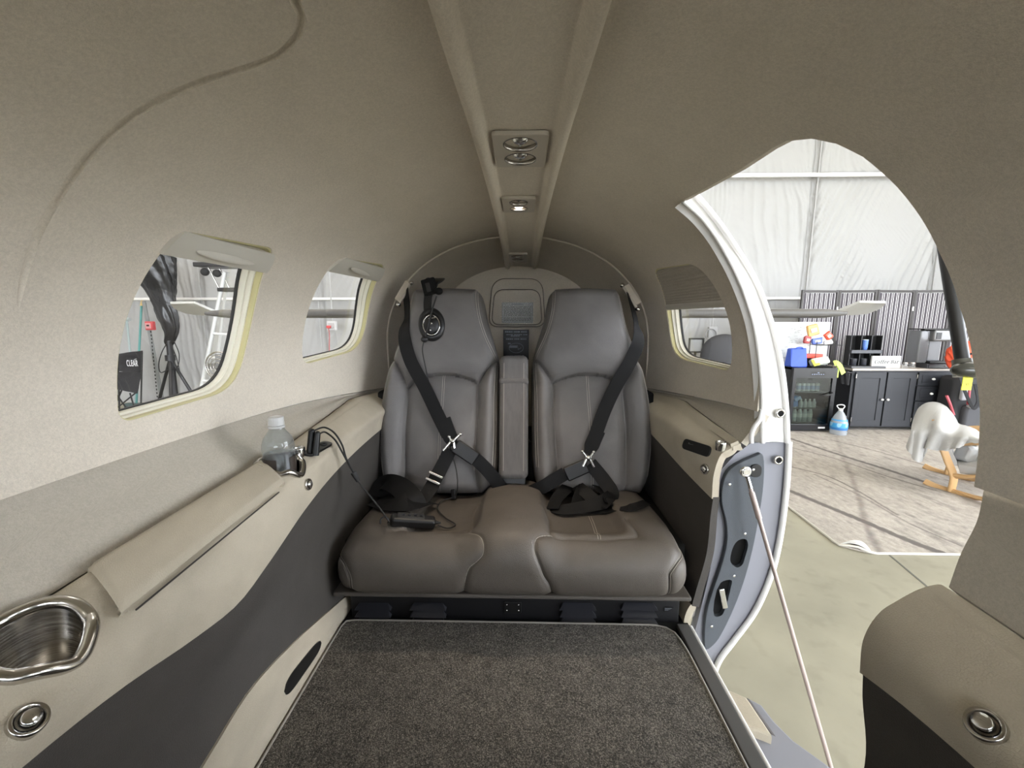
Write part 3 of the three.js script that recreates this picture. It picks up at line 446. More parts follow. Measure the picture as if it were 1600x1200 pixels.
// ---------- hangar ----------
const BACKD = 8.0;
{
  const fl = struct('floor_hangar', 'pale polished concrete hangar floor');
  const slab = new THREE.BoxGeometry(22, 0.2, 19); { const u = slab.attributes.uv, p = slab.attributes.position; for (let i = 0; i < u.count; i++) u.setXY(i, p.getX(i), p.getZ(i)); } slab.translate(-0.5, -0.1, 0.8);
  part(fl, 'slab', slab, M.concrete);
  const wb = struct('wall_hangar_back', 'white plastic-lined insulated hangar wall');
  // draped vapour barrier: bays between battens, creases running from the fixings
  const folds = (x, y) => {
    const bay = Math.floor((x + 20) / 2.3), u = (x + 20) / 2.3 - bay, top = y > 4.2, v = top ? (y - 4.2) / 2.4 : (4.2 - y) / 4.2;
    const h = hash(bay, top ? 3 : 1), wx = x + 0.35 * (fbm(x * 0.8 + 5, y * 0.8 + bay, 3) - 0.45) * 2, wy = y + 0.35 * (fbm(x * 0.8 + 31, y * 0.8 + bay * 3, 3) - 0.45) * 2;
    // creases fan out from the fixings along the batten and sag towards the seam
    const ang = lerp(-0.9, 0.9, h) * (1 - 0.5 * v) + 0.5 * (u - 0.5), w = (wx * Math.cos(ang) + wy * Math.sin(ang)) * 11;
    const ridge = (q) => 1 - Math.pow(Math.abs(Math.sin(q)), 0.6), mask = smooth(0.30, 0.62, fbm(x * 0.9 + 11, y * 0.6 + bay * 2, 3) + 0.10);
    let z = 0.042 * ridge(w) * mask + 0.020 * ridge(w * 1.9 + 2 * fbm(x * 2, y * 2, 2)) * smooth(0.35, 0.6, fbm(x * 1.4 + 3, y * 1.1 + 8, 3) + 0.05);
    z += 0.10 * fbm(x * 0.8 + 7 * bay, y * 0.6, 3) + 0.012 * fbm(x * 8, y * 8, 3);
    return z - 0.05 * smooth(0.05, 0, Math.min(u, 1 - u)) - 0.07 * smooth(0.08, 0, Math.abs(y - 4.2));
  };
  const rows = []; for (let i = 0; i <= 900; i++) { const row = []; for (let j = 0; j <= 260; j++) { const x = lerp(-11.3, 10.3, i / 900), y = lerp(0, 6.6, j / 260); row.push(new THREE.Vector3(x, y, -BACKD - 0.15 + folds(x, y))); } rows.push(row); }
  part(wb, 'lining', slabGeo(rows, 0.1, false), M.wall);
  part(wb, 'batten', [rb(21, 0.07, 0.05, 0.012, new THREE.Vector3(-0.5, 4.20, -BACKD + 0.0))], M.white);
  part(wb, 'batten', [rb(21, 0.05, 0.05, 0.012, new THREE.Vector3(-0.5, 2.05, -BACKD - 0.02))], M.white);
  for (let k = 0; k < 10; k++) part(wb, 'lining_seam', [rb(0.025, 6.4, 0.03, 0.006, new THREE.Vector3(-20 + 2.3 * (k + 4.0), 3.25, -BACKD - 0.06))], M.wall);
  const wl = struct('wall_hangar_left', 'white hangar side wall beyond the left windows'), wr = struct('wall_hangar_right', 'white hangar side wall beyond the coffee corner'), wf = struct('wall_hangar_front', 'hangar front wall with its large open door');
  part(wl, 'panel', [at(new THREE.BoxGeometry(0.15, 6.6, 18.4), -11.3, 3.3, 0.9)], M.wall);
  part(wr, 'panel', [at(new THREE.BoxGeometry(0.15, 6.6, 4.6), 10.3, 3.3, -6.0), at(new THREE.BoxGeometry(0.15, 6.6, 1.2), 10.3, 3.3, 9.5), at(new THREE.BoxGeometry(0.15, 1.0, 12.6), 10.3, 6.1, 2.6)], M.wall);
  part(fl, 'apron', at(new THREE.BoxGeometry(80, 0.2, 80), 0, -0.32, 20), M.concrete);
  part(wf, 'panel', [at(new THREE.BoxGeometry(4.8, 6.6, 0.15), -8.9, 3.3, 10.1), at(new THREE.BoxGeometry(3.8, 6.6, 0.15), 8.4, 3.3, 10.1), at(new THREE.BoxGeometry(13.2, 1.4, 0.15), 0, 5.9, 10.1)], M.wall);
  const ce = struct('ceiling_hangar', 'white hangar roof lining');
  part(ce, 'panel', [at(new THREE.BoxGeometry(21.8, 0.15, 18.6), -0.5, 6.65, 0.9)], M.hangarRoof);
  const addedLampFace = std({ color: 0xffffff, emissive: ADDED_LED.color, emissiveIntensity: 1.4 });  // glowing face of the added panels, out of view
  for (const [x, z] of SPOTS) {
    const t = ce; part(t, 'added_light_housing', rb(ADDED_LED.w + 0.06, 0.08, ADDED_LED.l + 0.06, 0.01, new THREE.Vector3(x, 6.45, z)), M.white);
    part(t, 'added_light_panel', at(new THREE.BoxGeometry(ADDED_LED.w, 0.01, ADDED_LED.l), x, 6.405, z), addedLampFace);
    const L = new THREE.RectAreaLight(ADDED_LED.color, ADDED_LED.power, ADDED_LED.w, ADDED_LED.l); L.position.set(x, 6.39, z); L.lookAt(x, 0, z); scene.add(L);
  }
}
// ---------- rear bench seat ----------
const BO = V(0, -0.6, 1.42), BU = new THREE.Vector3(0, 1, -0.25).normalize(), BN = new THREE.Vector3(0, 0.25, 1).normalize(), EX = new THREE.Vector3(1, 0, 0);
const onBack = (px, py, off = 0) => { const r = dirAt(px, py), o = new THREE.Vector3(0, EYE, 0), t = (BO.clone().addScaledVector(BN, off).sub(o).dot(BN)) / r.dot(BN); return along(r, t); };
const backXQ = (px, py) => { const p = onBack(px, py).sub(BO); return [p.x, p.dot(BU)]; };
const backPoint = (x, q, h) => BO.clone().addScaledVector(EX, x).addScaledVector(BU, q).addScaledVector(BN, h);
function polyDist(line, x, y) { let m = 9; for (let i = 1; i < line.length; i++) { const [ax, ay] = line[i - 1], [bx, by] = line[i], dx = bx - ax, dy = by - ay, t = clamp(((x - ax) * dx + (y - ay) * dy) / (dx * dx + dy * dy || 1)), d = Math.hypot(x - ax - dx * t, y - ay - dy * t); if (d < m) m = d; } return m; }
const densify = (pts, n = 8) => new THREE.CatmullRomCurve3(pts.map(([x, y]) => new THREE.Vector3(x, y, 0)), false, 'centripetal').getPoints(pts.length * n).map((p) => [p.x, p.y]);
const offset2 = (line, k) => line.map((p, i) => { const a = line[Math.max(0, i - 1)], b = line[Math.min(line.length - 1, i + 1)], tx = b[0] - a[0], ty = b[1] - a[1], l = Math.hypot(tx, ty) || 1; return [p[0] - ty / l * k, p[1] + tx / l * k]; });
function splitGrid(P, regionOf, names, parent, mat) {   // one surface, cut into its upholstery panels; normals shared so that the seams stay smooth
  const n = P.length, m = P[0].length, g = gridGeo(P), idx = g.index.array, parts = {};
  for (let t = 0; t < idx.length; t += 6) { const q = Math.floor(t / 6), i = Math.floor(q / (m - 1)), j = q % (m - 1), r = regionOf(i, j); (parts[r] ||= []).push(idx[t], idx[t + 1], idx[t + 2], idx[t + 3], idx[t + 4], idx[t + 5]); }
  for (const r of Object.keys(parts)) {
    const map = new Map(), pos = [], nor = [], uv = [], ind = [];
    for (const v of parts[r]) { if (!map.has(v)) { map.set(v, pos.length / 3); pos.push(g.attributes.position.getX(v), g.attributes.position.getY(v), g.attributes.position.getZ(v)); nor.push(g.attributes.normal.getX(v), g.attributes.normal.getY(v), g.attributes.normal.getZ(v)); uv.push(g.attributes.uv.getX(v), g.attributes.uv.getY(v)); } ind.push(map.get(v)); }
    const h = new THREE.BufferGeometry(); h.setAttribute('position', new THREE.Float32BufferAttribute(pos, 3)); h.setAttribute('normal', new THREE.Float32BufferAttribute(nor, 3)); h.setAttribute('uv', new THREE.Float32BufferAttribute(uv, 2)); h.setIndex(ind);
    part(parent, names[r], h, mat);
  }
}
const bench = thing('bench_seat', 'two-place grey leather rear bench seat with stitched backrests and a folding middle armrest', 'seat');
function backrest(flip, label) {
  const fx = (px) => (flip ? 1611 - px : px), conv = (pts) => pts.map(([x, y]) => backXQ(fx(x), y));
  let L = conv([[604, 774], [596, 757], [590, 725], [587, 680], [589.5, 640], [595, 605], [603, 574], [613, 547], [622, 524], [631, 492], [637, 465], [641, 455], [649, 447]]).map(([x, q]) => [q, x]);
  let R = conv([[752, 774], [770, 760], [777, 735], [778.5, 690], [779, 640], [779.5, 600], [778.5, 566], [772, 536], [763, 507], [758, 486], [754, 466], [751, 456], [742, 447]]).map(([x, q]) => [q, x]);
  if (flip) [L, R] = [R, L];
  const lt = table(L), rt = table(R), q0 = L[0][0], q1 = L[L.length - 1][0];
  const seamA = densify(conv([[612, 560], [622, 571], [630, 587], [636, 607], [634, 640], [631.5, 673], [631, 720], [632, 775]])), seamB = densify(conv([[778, 560], [766, 570], [757, 582], [748, 599], [747, 640], [744, 685], [741, 730], [744, 752], [748, 775]])), seamC = densify(conv([[636, 607], [645, 597], [658, 590], [675, 586.5], [693, 585], [710, 586], [723, 589.5], [737, 594], [748, 599]]));
  const stitches = [conv([[745, 450], [746, 475], [750, 499], [759, 527], [775, 560]]), conv([[645, 450], [641, 478], [636, 505], [628, 530], [614, 560]])].map((s) => densify(s));
  const mid = densify(conv([[693, 586], [692, 615], [689, 660], [687, 700], [686, 768]])), outerA = densify(conv([[612, 563], [601, 600], [594, 650], [593, 700], [599, 745]])), outerB = densify(conv([[776, 566], [773.5, 620], [773, 680], [771, 730]]));
  const bySide = (line) => table(line.map(([x, q]) => [q, x]).sort((a, b) => a[0] - b[0]).filter((p, i, l) => !i || p[0] > l[i - 1][0] + 1e-4));
  const xa = bySide(seamA), xb = bySide(seamB), qA = seamA[0][1], arcQ = table(seamC.map((p) => p).sort((a, b) => a[0] - b[0]));
  const [lo, hi] = flip ? [xb, xa] : [xa, xb];
  const region = (x, q) => { if (q < qA + 0.001 && x < lo(q)) return 0; if (q < qA + 0.001 && x > hi(q)) return 1; return q > arcQ(x) ? 3 : 2; };
  const wrinkle = (x, q) => 0.0012 * (fbm(x * 30 + 40, q * 22 + 9, 3) - 0.45);
  const height = (x, q) => {
    const l = lt(q), r = rt(q), e = Math.max(0, Math.min(x - l, r - x, q - q0, q1 - q)), Rr = 0.045, T = 0.075;
    let h = e < Rr ? -T * (1 - Math.sqrt(Math.max(0, 1 - (1 - e / Rr) ** 2))) : 0;
    const k = region(x, q);
    if (k < 2) { const s = k === 0 ? lo(q) : hi(q), o = k === 0 ? l : r, f = clamp((x - o) / (s - o)); h += 0.026 * Math.sin(Math.PI * Math.pow(f, 0.8)) * smooth(qA + 0.005, qA - 0.06, q) * smooth(q0, q0 + 0.08, q); }
    else if (k === 2) h += 0.012 * Math.sin(Math.PI * clamp((x - lo(q)) / (hi(q) - lo(q)))) * smooth(0.0, 0.25, arcQ(x) - q) - 0.004;
    else h += 0.016 * Math.sin(Math.PI * clamp((x - l) / (r - l))) + 0.012 * smooth(0.0, 0.10, q - arcQ(x));
    const ds = Math.min(polyDist(seamA, x, q), polyDist(seamB, x, q), polyDist(seamC, x, q));
    h -= 0.0065 * Math.exp(-((ds / 0.0035) ** 2)) + 0.007 * Math.exp(-((ds / 0.016) ** 2));
    const d2 = Math.min(polyDist(stitches[0], x, q), polyDist(stitches[1], x, q), polyDist(mid, x, q)); h -= 0.0018 * Math.exp(-((d2 / 0.003) ** 2));
    return h + wrinkle(x, q) * smooth(0, 0.05, e);
  };
  const nu = 120, nv = 190, P = [], cen = [];
  for (let i = -1; i <= nv + 1; i++) {
    const row = [], crow = [], ii = clamp(i, 0, nv), vv = ii / nv, q = lerp(q0, q1, 0.82 * vv + 0.18 * (0.5 - 0.5 * Math.cos(Math.PI * vv))), l = lt(q), r = rt(q);
    for (let j = -1; j <= nu + 1; j++) { const jj = clamp(j, 0, nu), u = 0.65 * jj / nu + 0.35 * (0.5 - 0.5 * Math.cos(Math.PI * jj / nu)), x = lerp(l, r, u), edge = i !== ii || j !== jj; row.push(backPoint(x, q, edge ? -0.13 : height(x, q))); crow.push([x, q]); }
    P.push(row); cen.push(crow);
  }
  const g = sub(bench, 'backrest'); if (label) g.userData.label = label;
  splitGrid(P.map((r) => r.slice().reverse()), (i, j) => { const jj = nu + 1 - j, a = cen[i][jj], b = cen[i + 1][Math.max(0, jj)]; return region((a[0] + b[0]) / 2, (a[1] + b[1]) / 2); }, ['side_bolster', 'side_bolster', 'centre_panel', 'head_panel'], g, M.leather);
  const lines = [...stitches, mid, outerA, outerB].flatMap((s) => [offset2(s, 0.0035), offset2(s, -0.0035)]);
  part(g, 'stitching', lines.map((s) => tube(s.map(([x, q]) => backPoint(x, q, height(x, q) + 0.0002)), 0.0009, s.length * 2, 5)), M.thread);
  const rim = []; for (let i = 0; i <= 20; i++) { const q = lerp(q0 + 0.02, q1 - 0.02, i / 20); rim.push([backPoint(lt(q) + 0.02, q, -0.05), backPoint(rt(q) - 0.02, q, -0.05)]); }
  part(g, 'back_shell', slabGeo(rim, 0.07, true), M.dark);
  return height;
}
const backL = backrest(false, 'left backrest'), backR = backrest(true, 'right backrest, creased at its inner bolster');
// folding armrest between the backrests
{
  const g = sub(bench, 'centre_armrest');
  const xl = backXQ(779, 640)[0], xr = backXQ(826.5, 640)[0], q0 = backXQ(800, 748)[1], q1 = backXQ(800, 556)[1];
  const pad = (a, b, w, th, r) => orient(new RoundedBoxGeometry(xr - xl - w, b - a, th, 6, r), backPoint((xl + xr) / 2, (a + b) / 2, 0.02 - 0.05 + th / 2 - 0.03), EX, BU);
  part(g, 'pad', pad(q0, q1, 0.006, 0.085, 0.022), M.leather);
  const qs = backXQ(800, 596)[1]; part(g, 'strap', orient(new RoundedBoxGeometry(xr - xl - 0.002, 0.026, 0.089, 4, 0.02), backPoint((xl + xr) / 2, qs, -0.016), EX, BU), M.leather);
  for (const k of [-1, 1]) { const x = (xl + xr) / 2 + k * 0.036; part(g, 'stitching', tube([backPoint(x, q0 + 0.03, 0.0245), backPoint(x, (q0 + q1) / 2, 0.0255), backPoint(x, q1 - 0.03, 0.0245)], 0.0009, 40, 5), M.thread); }
  part(g, 'hinge_block', orient(rb(xr - xl - 0.02, 0.05, 0.05, 0.006), backPoint((xl + xr) / 2, q0 - 0.02, -0.04), EX, BU), M.blackPlastic);
}
// cushion
const profile = new THREE.CatmullRomCurve3([[1.048, -0.732], [1.022, -0.727], [1.005, -0.705], [1.000, -0.668], [1.010, -0.632], [1.040, -0.604], [1.085, -0.593], [1.2, -0.596], [1.36, -0.610], [1.50, -0.630]].map(([d, y]) => new THREE.Vector3(d, y, 0)), false, 'centripetal');
const profLen = profile.getLength(), XL = -0.503, XR = 0.447;
const cushSmooth = (x, v) => {
  const p = profile.getPointAt(v), t = profile.getTangentAt(v), nd = -t.y, ny = t.x, d = p.x, s = v * profLen;   // outward normal in (d, y)
  const e = Math.max(0, Math.min(x - XL, XR - x)), Rr = 0.06;
  let h = e < Rr ? -0.055 * (1 - Math.sqrt(Math.max(0, 1 - (1 - e / Rr) ** 2))) : 0;
  const top = smooth(1.08, 1.15, d);
  h += 0.030 * Math.pow(smooth(-0.185, -0.03, x) * smooth(0.13, -0.02, x), 0.7) * smooth(0.085, 0.19, s) + 0.004 * smooth(-0.17, -0.10, x) * smooth(0.115, 0.045, x);
  const well = smooth(-0.345, -0.315, x) * smooth(-0.115, -0.14, x) + smooth(0.062, 0.09, x) * smooth(0.31, 0.275, x);
  h -= 0.024 * well * top;
  h += 0.008 * smooth(0.28, 0.34, Math.abs(x - C)) * top;
  h += 0.006 * Math.sin(Math.PI * clamp((x - 0.07) / 0.36)) * (x > 0.07 ? 1 : 0) * smooth(0.24, 0.1, s) + 0.006 * Math.sin(Math.PI * clamp((x + 0.49) / 0.37)) * (x < -0.12 ? 1 : 0) * smooth(0.24, 0.1, s);
  return [d, p.y, nd, ny, h, s];
};
const cushPoint = (x, v, extra = 0) => { const [d, y, nd, ny, h] = cushSmooth(x, v); return V(x, y + ny * (h + extra), d + nd * (h + extra)); };
const lookup = []; for (let i = 0; i <= 190; i++) for (let j = 0; j <= 120; j++) { const x = lerp(XL, XR, i / 190), v = j / 120, q = cushPoint(x, v).project(camera); lookup.push([(q.x + 1) * 800, (1 - q.y) * 600, x, v * profLen, v]); }
const cushAt = (px, py) => { let m = 1e9, b; for (const l of lookup) { const d = (l[0] - px) ** 2 + (l[1] - py) ** 2 + (l[4] > 0.8 ? 30 : 0); if (d < m) { m = d; b = l; } } return [b[2], b[3]]; };
{
  const S = (pts) => densify(pts.map(([x, y]) => cushAt(x, y)), 6);
  const grooves = [S([[549, 924], [546, 905], [538, 883], [526, 866], [520, 855], [522, 840]]), S([[724, 932], [727, 905], [735, 890], [746, 879], [754, 864], [757, 848], [749, 834], [731, 829]]), S([[860, 937], [859, 918], [852, 902], [845, 887], [838, 870], [835, 857], [838, 842], [849, 834], [864, 835]]), S([[618, 829], [660, 830], [700, 831], [731, 829], [740, 800], [748, 787]]), S([[851, 796], [858, 812], [864, 835], [900, 840], [936, 842], [970, 840], [997, 836], [979, 810]]), S([[1043, 937], [1046, 910], [1048, 898], [1058, 882], [1066, 868], [1064, 855], [1058, 842], [1048, 826]])];
  const seams2 = [S([[936, 841], [928, 822], [921, 806]])];
  const nx = 250, nv = 150, P = [], info = [];
  const extra = (x, s) => { let m = 9; for (const g of grooves) m = Math.min(m, polyDist(g, x, s)); const w = Math.min(...seams2.map((g) => polyDist(g, x, s))); return -0.005 * Math.exp(-((m / 0.0035) ** 2)) - 0.004 * Math.exp(-((m / 0.014) ** 2)) - 0.0015 * Math.exp(-((w / 0.004) ** 2)) + 0.0016 * (fbm(x * 22 + 9, s * 26, 3) - 0.45); };
  for (let i = -1; i <= nx + 1; i++) { const row = [], c = [], ii = clamp(i, 0, nx), f = ii / nx, x = lerp(XL, XR, 0.8 * f + 0.2 * (0.5 - 0.5 * Math.cos(Math.PI * f))); for (let j = 0; j <= nv; j++) { const v = j / nv; if (i !== ii) row.push(V(x, -0.72, lerp(1.06, 1.48, v))); else row.push(cushPoint(x, v, extra(x, v * profLen))); c.push([x, v * profLen]); } P.push(row); info.push(c); }
  const g = sub(bench, 'cushion');
  const inside = (poly, x, y) => { let c = false; for (let i = 0, k = poly.length - 1; i < poly.length; k = i++) { const [ax, ay] = poly[i], [bx, by] = poly[k]; if ((ay > y) !== (by > y) && x < (bx - ax) * (y - ay) / (by - ay) + ax) c = !c; } return c; };
  const endL = table(grooves[0].map(([x, s]) => [s, x]).sort((a, b) => a[0] - b[0])), endR = table(grooves[5].map(([x, s]) => [s, x]).sort((a, b) => a[0] - b[0])), midL = table(grooves[1].map(([x, s]) => [s, x]).sort((a, b) => a[0] - b[0])), midR = table(grooves[2].map(([x, s]) => [s, x]).sort((a, b) => a[0] - b[0]));
  const lip = 0.19;
  splitGrid(P, (i, j) => { const [x, s] = info[i][j]; if (x < endL(s)) return 0; if (x > endR(s)) return 4; if (x > midL(s) && x < midR(s)) return 1; if (s > lip + 0.035 && x > -0.33 && x < -0.12) return 3; if (s > lip + 0.035 && x > 0.07 && x < 0.29) return 5; return 2; }, ['end_panel', 'centre_panel', 'front_bolster', 'seat_insert', 'end_panel', 'seat_insert'], g, M.leatherSeat);
  const lines = [...[0, 5].map((k) => grooves[k]), ...seams2].flatMap((s) => [offset2(s, 0.0035), offset2(s, -0.0035)]).concat([1, 2].map((k) => offset2(grooves[k], 0.002)));
  part(g, 'stitching', lines.map((s) => tube(s.map(([x, l]) => cushPoint(x, clamp(l / profLen), extra(x, l) + 0.0003)), 0.0008, s.length * 2, 5)), M.thread);
  part(bench, 'seat_pan', [rb(0.965, 0.012, 0.5, 0.005, V(-0.027, -0.736, 1.266))], M.leatherSeat);
  part(bench, 'seat_frame', [rb(1.02, 0.10, 0.55, 0.01, V(-0.025, -0.70, 1.42)), rb(0.98, 0.25, 0.25, 0.01, V(-0.02, -0.60, 1.72)), rb(0.05, 0.5, 0.14, 0.01, V(-0.525, -0.52, 1.62)), rb(0.05, 0.5, 0.14, 0.01, V(0.475, -0.52, 1.62))], M.blackMatte);
  // black heater panel under the seat, with pressed louvres
  const hp = sub(bench, 'base_panel');
  part(hp, 'face', rb(0.95, 0.125, 0.03, 0.004, V(-0.02, -0.80, 1.105)), M.baseBlack);
  const vent = (px, py, w) => { const p = atD(px, py, 1.089); const s = roundPoly([[-w / 2, 0, 0], [w / 2 - 0.012, 0, 0], [w / 2, 0.013, 0.003], [-w / 2 + 0.008, 0.013, 0.003]], 3); const gg = new THREE.BufferGeometry(), a = -w / 2, b = w / 2; const q = [[a, 0, 0.016], [b, 0, 0.016], [b - 0.012, 0.014, 0], [a + 0.012, 0.014, 0], [a, 0, 0], [b, 0, 0]].map(([x, y, z]) => new THREE.Vector3(x, y, z)); const f = [[0, 1, 2], [0, 2, 3], [0, 3, 4], [1, 5, 2]]; const pos = []; for (const t of f) for (const k of t) pos.push(q[k].x, q[k].y, q[k].z); gg.setAttribute('position', new THREE.Float32BufferAttribute(pos, 3)); gg.computeVertexNormals(); return at(gg, p.x, p.y, p.z + 0.001); };
  for (const cx of [695, 793.5, 902, 997]) for (const y of [948, 959, 970]) if (cx !== 793.5) part(hp, 'louvre', vent(cx - (cx < 800 ? 25 : 0), y, 0.105), M.louver);
  for (const y of [948, 959, 970]) part(hp, 'louvre', vent(585, y, 0.105), M.louver);
  const cp = atD(801, 949, 1.088); part(hp, 'centre_plate', at(rb(0.05, 0.036, 0.004, 0.002), cp), M.blackPlastic);
  for (const [dx, dy] of [[-0.017, 0.010], [0.017, 0.010], [-0.017, -0.008], [0.017, -0.008]]) part(hp, 'plate_screw', at(new THREE.SphereGeometry(0.0025, 10, 6), cp.x + dx, cp.y + dy, cp.z + 0.002), M.steel);
  const note = canvasTex(128, 64, (g, w, h) => { g.fillStyle = '#0b0c10'; g.fillRect(0, 0, w, h); g.fillStyle = '#9aa0a8'; for (let k = 0; k < 3; k++) for (let x = 6; x < 100 - k * 20; x += 15 + (k * 7) % 5) g.fillRect(x, 12 + k * 16, 11, 5); });
  part(hp, 'marking', at(new THREE.BoxGeometry(0.024, 0.012, 0.001), atD(1045, 952, 1.087)), std({ map: note, roughness: 0.6 }));
}
// ---------- belts, headset and small things in the cabin ----------
const anchorSide = (s) => {   // slotted metal belt guide on the arch
  const t = thing('belt_guide', s < 0 ? 'slotted metal belt guide bolted to the arch left of the left backrest' : 'slotted metal belt guide bolted to the arch right of the right backrest', 'belt guide');
  const a = s < 0 ? atD(643, 442, 1.66) : atD(972, 446, 1.66), b = s < 0 ? atD(623, 476, 1.63) : atD(996, 483, 1.63);
  part(t, 'slot_bar', [rod(a, b, 0.0055, 12)], M.plate);
  for (const p of [a, b]) { part(t, 'bolt', [at(new THREE.SphereGeometry(0.0095, 16, 12), p.x, p.y, p.z + 0.004)], M.steel); }
  part(t, 'bracket', [orient(rb(0.09, 0.03, 0.016, 0.006), a.clone().lerp(b, 0.5).add(new THREE.Vector3(s * 0.012, 0.01, -0.02)), b.clone().sub(a), new THREE.Vector3(s, 0.5, 0))], M.suede);
  return [a, b];
};
const guideL = anchorSide(-1), guideR = anchorSide(1);
const NB = BN;
const bp = (px, py, off) => onBack(px, py, off);
function stitchedEnd(g, a, b, w) { return a; }
function buckleBelt(name, label, L) {
  const t = thing(name, label, 'seat belt');
  part(t, 'shoulder_strap', ribbon(L.shoulder, L.sn, 0.047, 0.002, 14), M.web);
  part(t, 'strap_end', ribbon(L.loop, [NB, NB], (u) => lerp(0.0485, 0.030, smooth(0.5, 1, u)), 0.006, 8), M.web);
  const lp = sub(t, 'lap_belt_tongue');
  part(lp, 'strap', ribbon(L.tongueLap, L.tn, 0.047, 0.0022, 12), M.web);
  for (const [a, b] of L.adjust || []) part(lp, 'adjuster', [orient(rb(0.054, 0.010, 0.007, 0.003), a, b, L.tongueDir)], M.steel);
  const bk = sub(t, 'buckle_side');
  part(bk, 'strap', ribbon(L.buckleLap, L.bn, 0.046, 0.0022, 12), M.web);
  const X = L.bucklePos[1].clone().sub(L.bucklePos[0]);
  part(bk, 'buckle', orient(rb(X.length(), 0.050, 0.018, 0.005), L.bucklePos[0].clone().lerp(L.bucklePos[1], 0.5), X, L.buckleUp), M.blackPlastic);
  // bright metal latch: a plate with two horns joining shoulder loop, tongue and buckle
  const c = L.latch, sx = L.latchX, sy = L.latchY, q = (u, v) => c.clone().addScaledVector(sx, u).addScaledVector(sy, v).addScaledVector(NB, 0.004);
  part(t, 'latch_plate', [rod(q(-0.020, 0.022), q(-0.004, 0.002), 0.0049), rod(q(0.020, 0.024), q(0.004, 0.002), 0.0049), rod(q(-0.004, 0.002), q(-0.020, -0.030), 0.0059), rod(q(0.004, 0.002), q(0.018, -0.028), 0.0059), rod(q(-0.010, 0.004), q(0.010, 0.004), 0.0055), at(new THREE.SphereGeometry(0.0065, 12, 8), q(-0.020, 0.022)), at(new THREE.SphereGeometry(0.0065, 12, 8), q(0.020, 0.024)), at(new THREE.SphereGeometry(0.0105, 12, 8), q(0, 0.002))], M.chrome);
  return t;
}
const dirOn = (x0, y0, x1, y1) => bp(x1, y1, 0).sub(bp(x0, y0, 0)).normalize();
{
  const side = new THREE.Vector3(-0.75, 0.1, 0.65).normalize();
  buckleBelt('seat_belt', 'buckled black seat belt crossing the left backrest', {
    shoulder: [guideL[0].clone().lerp(guideL[1], 0.5).add(new THREE.Vector3(0, 0.01, -0.006)), bp(636, 490, -0.012), bp(631, 520, 0.020), bp(640, 560, 0.034), bp(664, 606, 0.030), bp(685, 650, 0.028), bp(700, 680, 0.030)], sn: [side, side, NB, NB, NB, NB],
    loop: [bp(693, 655, 0.028), bp(703, 682, 0.030), bp(709, 696, 0.030)],
    tongueLap: [bp(704, 702, 0.030), bp(694, 722, 0.032), bp(682, 745, 0.05), bp(672, 764, 0.09), bp(655, 784, 0.13), bp(630, 788, 0.12), bp(606, 776, 0.06), bp(588, 760, 0.0)], tn: [NB, NB, NB, new THREE.Vector3(0, 0.7, 0.7), new THREE.Vector3(-0.2, 0.8, 0.6), new THREE.Vector3(0, 0.9, 0.5), new THREE.Vector3(0, 0.8, 0.5)],
    adjust: [[bp(681, 742, 0.062), dirOn(668, 738, 694, 750)], [bp(676, 752, 0.078), dirOn(664, 748, 690, 760)]], tongueDir: dirOn(694, 722, 682, 745),
    buckleLap: [bp(737, 712, 0.028), bp(755, 728, 0.026), bp(770, 745, 0.024), bp(782, 762, 0.01), bp(795, 770, -0.02)], bn: [NB, NB, NB, NB],
    bucklePos: [bp(711, 696, 0.032), bp(744, 718, 0.032)], buckleUp: dirOn(735, 722, 745, 705), latch: bp(707, 690, 0.034), latchX: dirOn(697, 692, 718, 688), latchY: dirOn(703, 700, 711, 680),
  });
  const sideR = new THREE.Vector3(0.75, 0.1, 0.65).normalize();
  buckleBelt('seat_belt', 'buckled black seat belt crossing the right backrest', {
    shoulder: [guideR[0].clone().lerp(guideR[1], 0.5).add(new THREE.Vector3(0, 0.01, -0.006)), bp(993, 500, -0.012), bp(998, 530, 0.020), bp(984, 566, 0.034), bp(962, 604, 0.032), bp(943, 645, 0.030), bp(927, 690, 0.030)], sn: [sideR, sideR, NB, NB, NB, NB],
    loop: [bp(935, 672, 0.028), bp(925, 695, 0.030), bp(919, 710, 0.030)],
    tongueLap: [bp(922, 724, 0.030), bp(934, 738, 0.034), bp(947, 755, 0.05), bp(957, 772, 0.075), bp(944, 783, 0.11), bp(912, 792, 0.13), bp(880, 796, 0.14), bp(862, 794, 0.11)], tn: [NB, NB, NB, new THREE.Vector3(0.3, 0.5, 0.8), new THREE.Vector3(0, 0.9, 0.5), new THREE.Vector3(0, 1, 0.3), new THREE.Vector3(0, 0.9, 0.4)],
    buckleLap: [bp(883, 740, 0.028), bp(866, 750, 0.026), bp(850, 760, 0.024), bp(836, 766, 0.01), bp(822, 772, -0.01)], bn: [NB, NB, NB, NB],
    bucklePos: [bp(917, 727, 0.032), bp(884, 742, 0.032)], buckleUp: dirOn(898, 742, 904, 722), latch: bp(919, 716, 0.034), latchX: dirOn(911, 714, 929, 716), latchY: dirOn(920, 726, 919, 706),
  });
  // loose folds of webbing heaped on the right cushion
  const t = thing('belt_tail', 'loose black belt webbing folded over itself on the right cushion', 'belt strap');
  const ct = (px, py, up) => { const [x, l] = cushAt(px, py); return cushPoint(x, clamp(l / profLen), up); };
  const up = new THREE.Vector3(0, 1, 0.25).normalize();
  part(t, 'strap', ribbon([ct(868, 800, 0.006), ct(890, 800, 0.012), ct(915, 801, 0.010), ct(950, 801, 0.010), ct(985, 798, 0.012), ct(1010, 792, 0.014)], [up, up], 0.03, 0.002, 10), M.web);
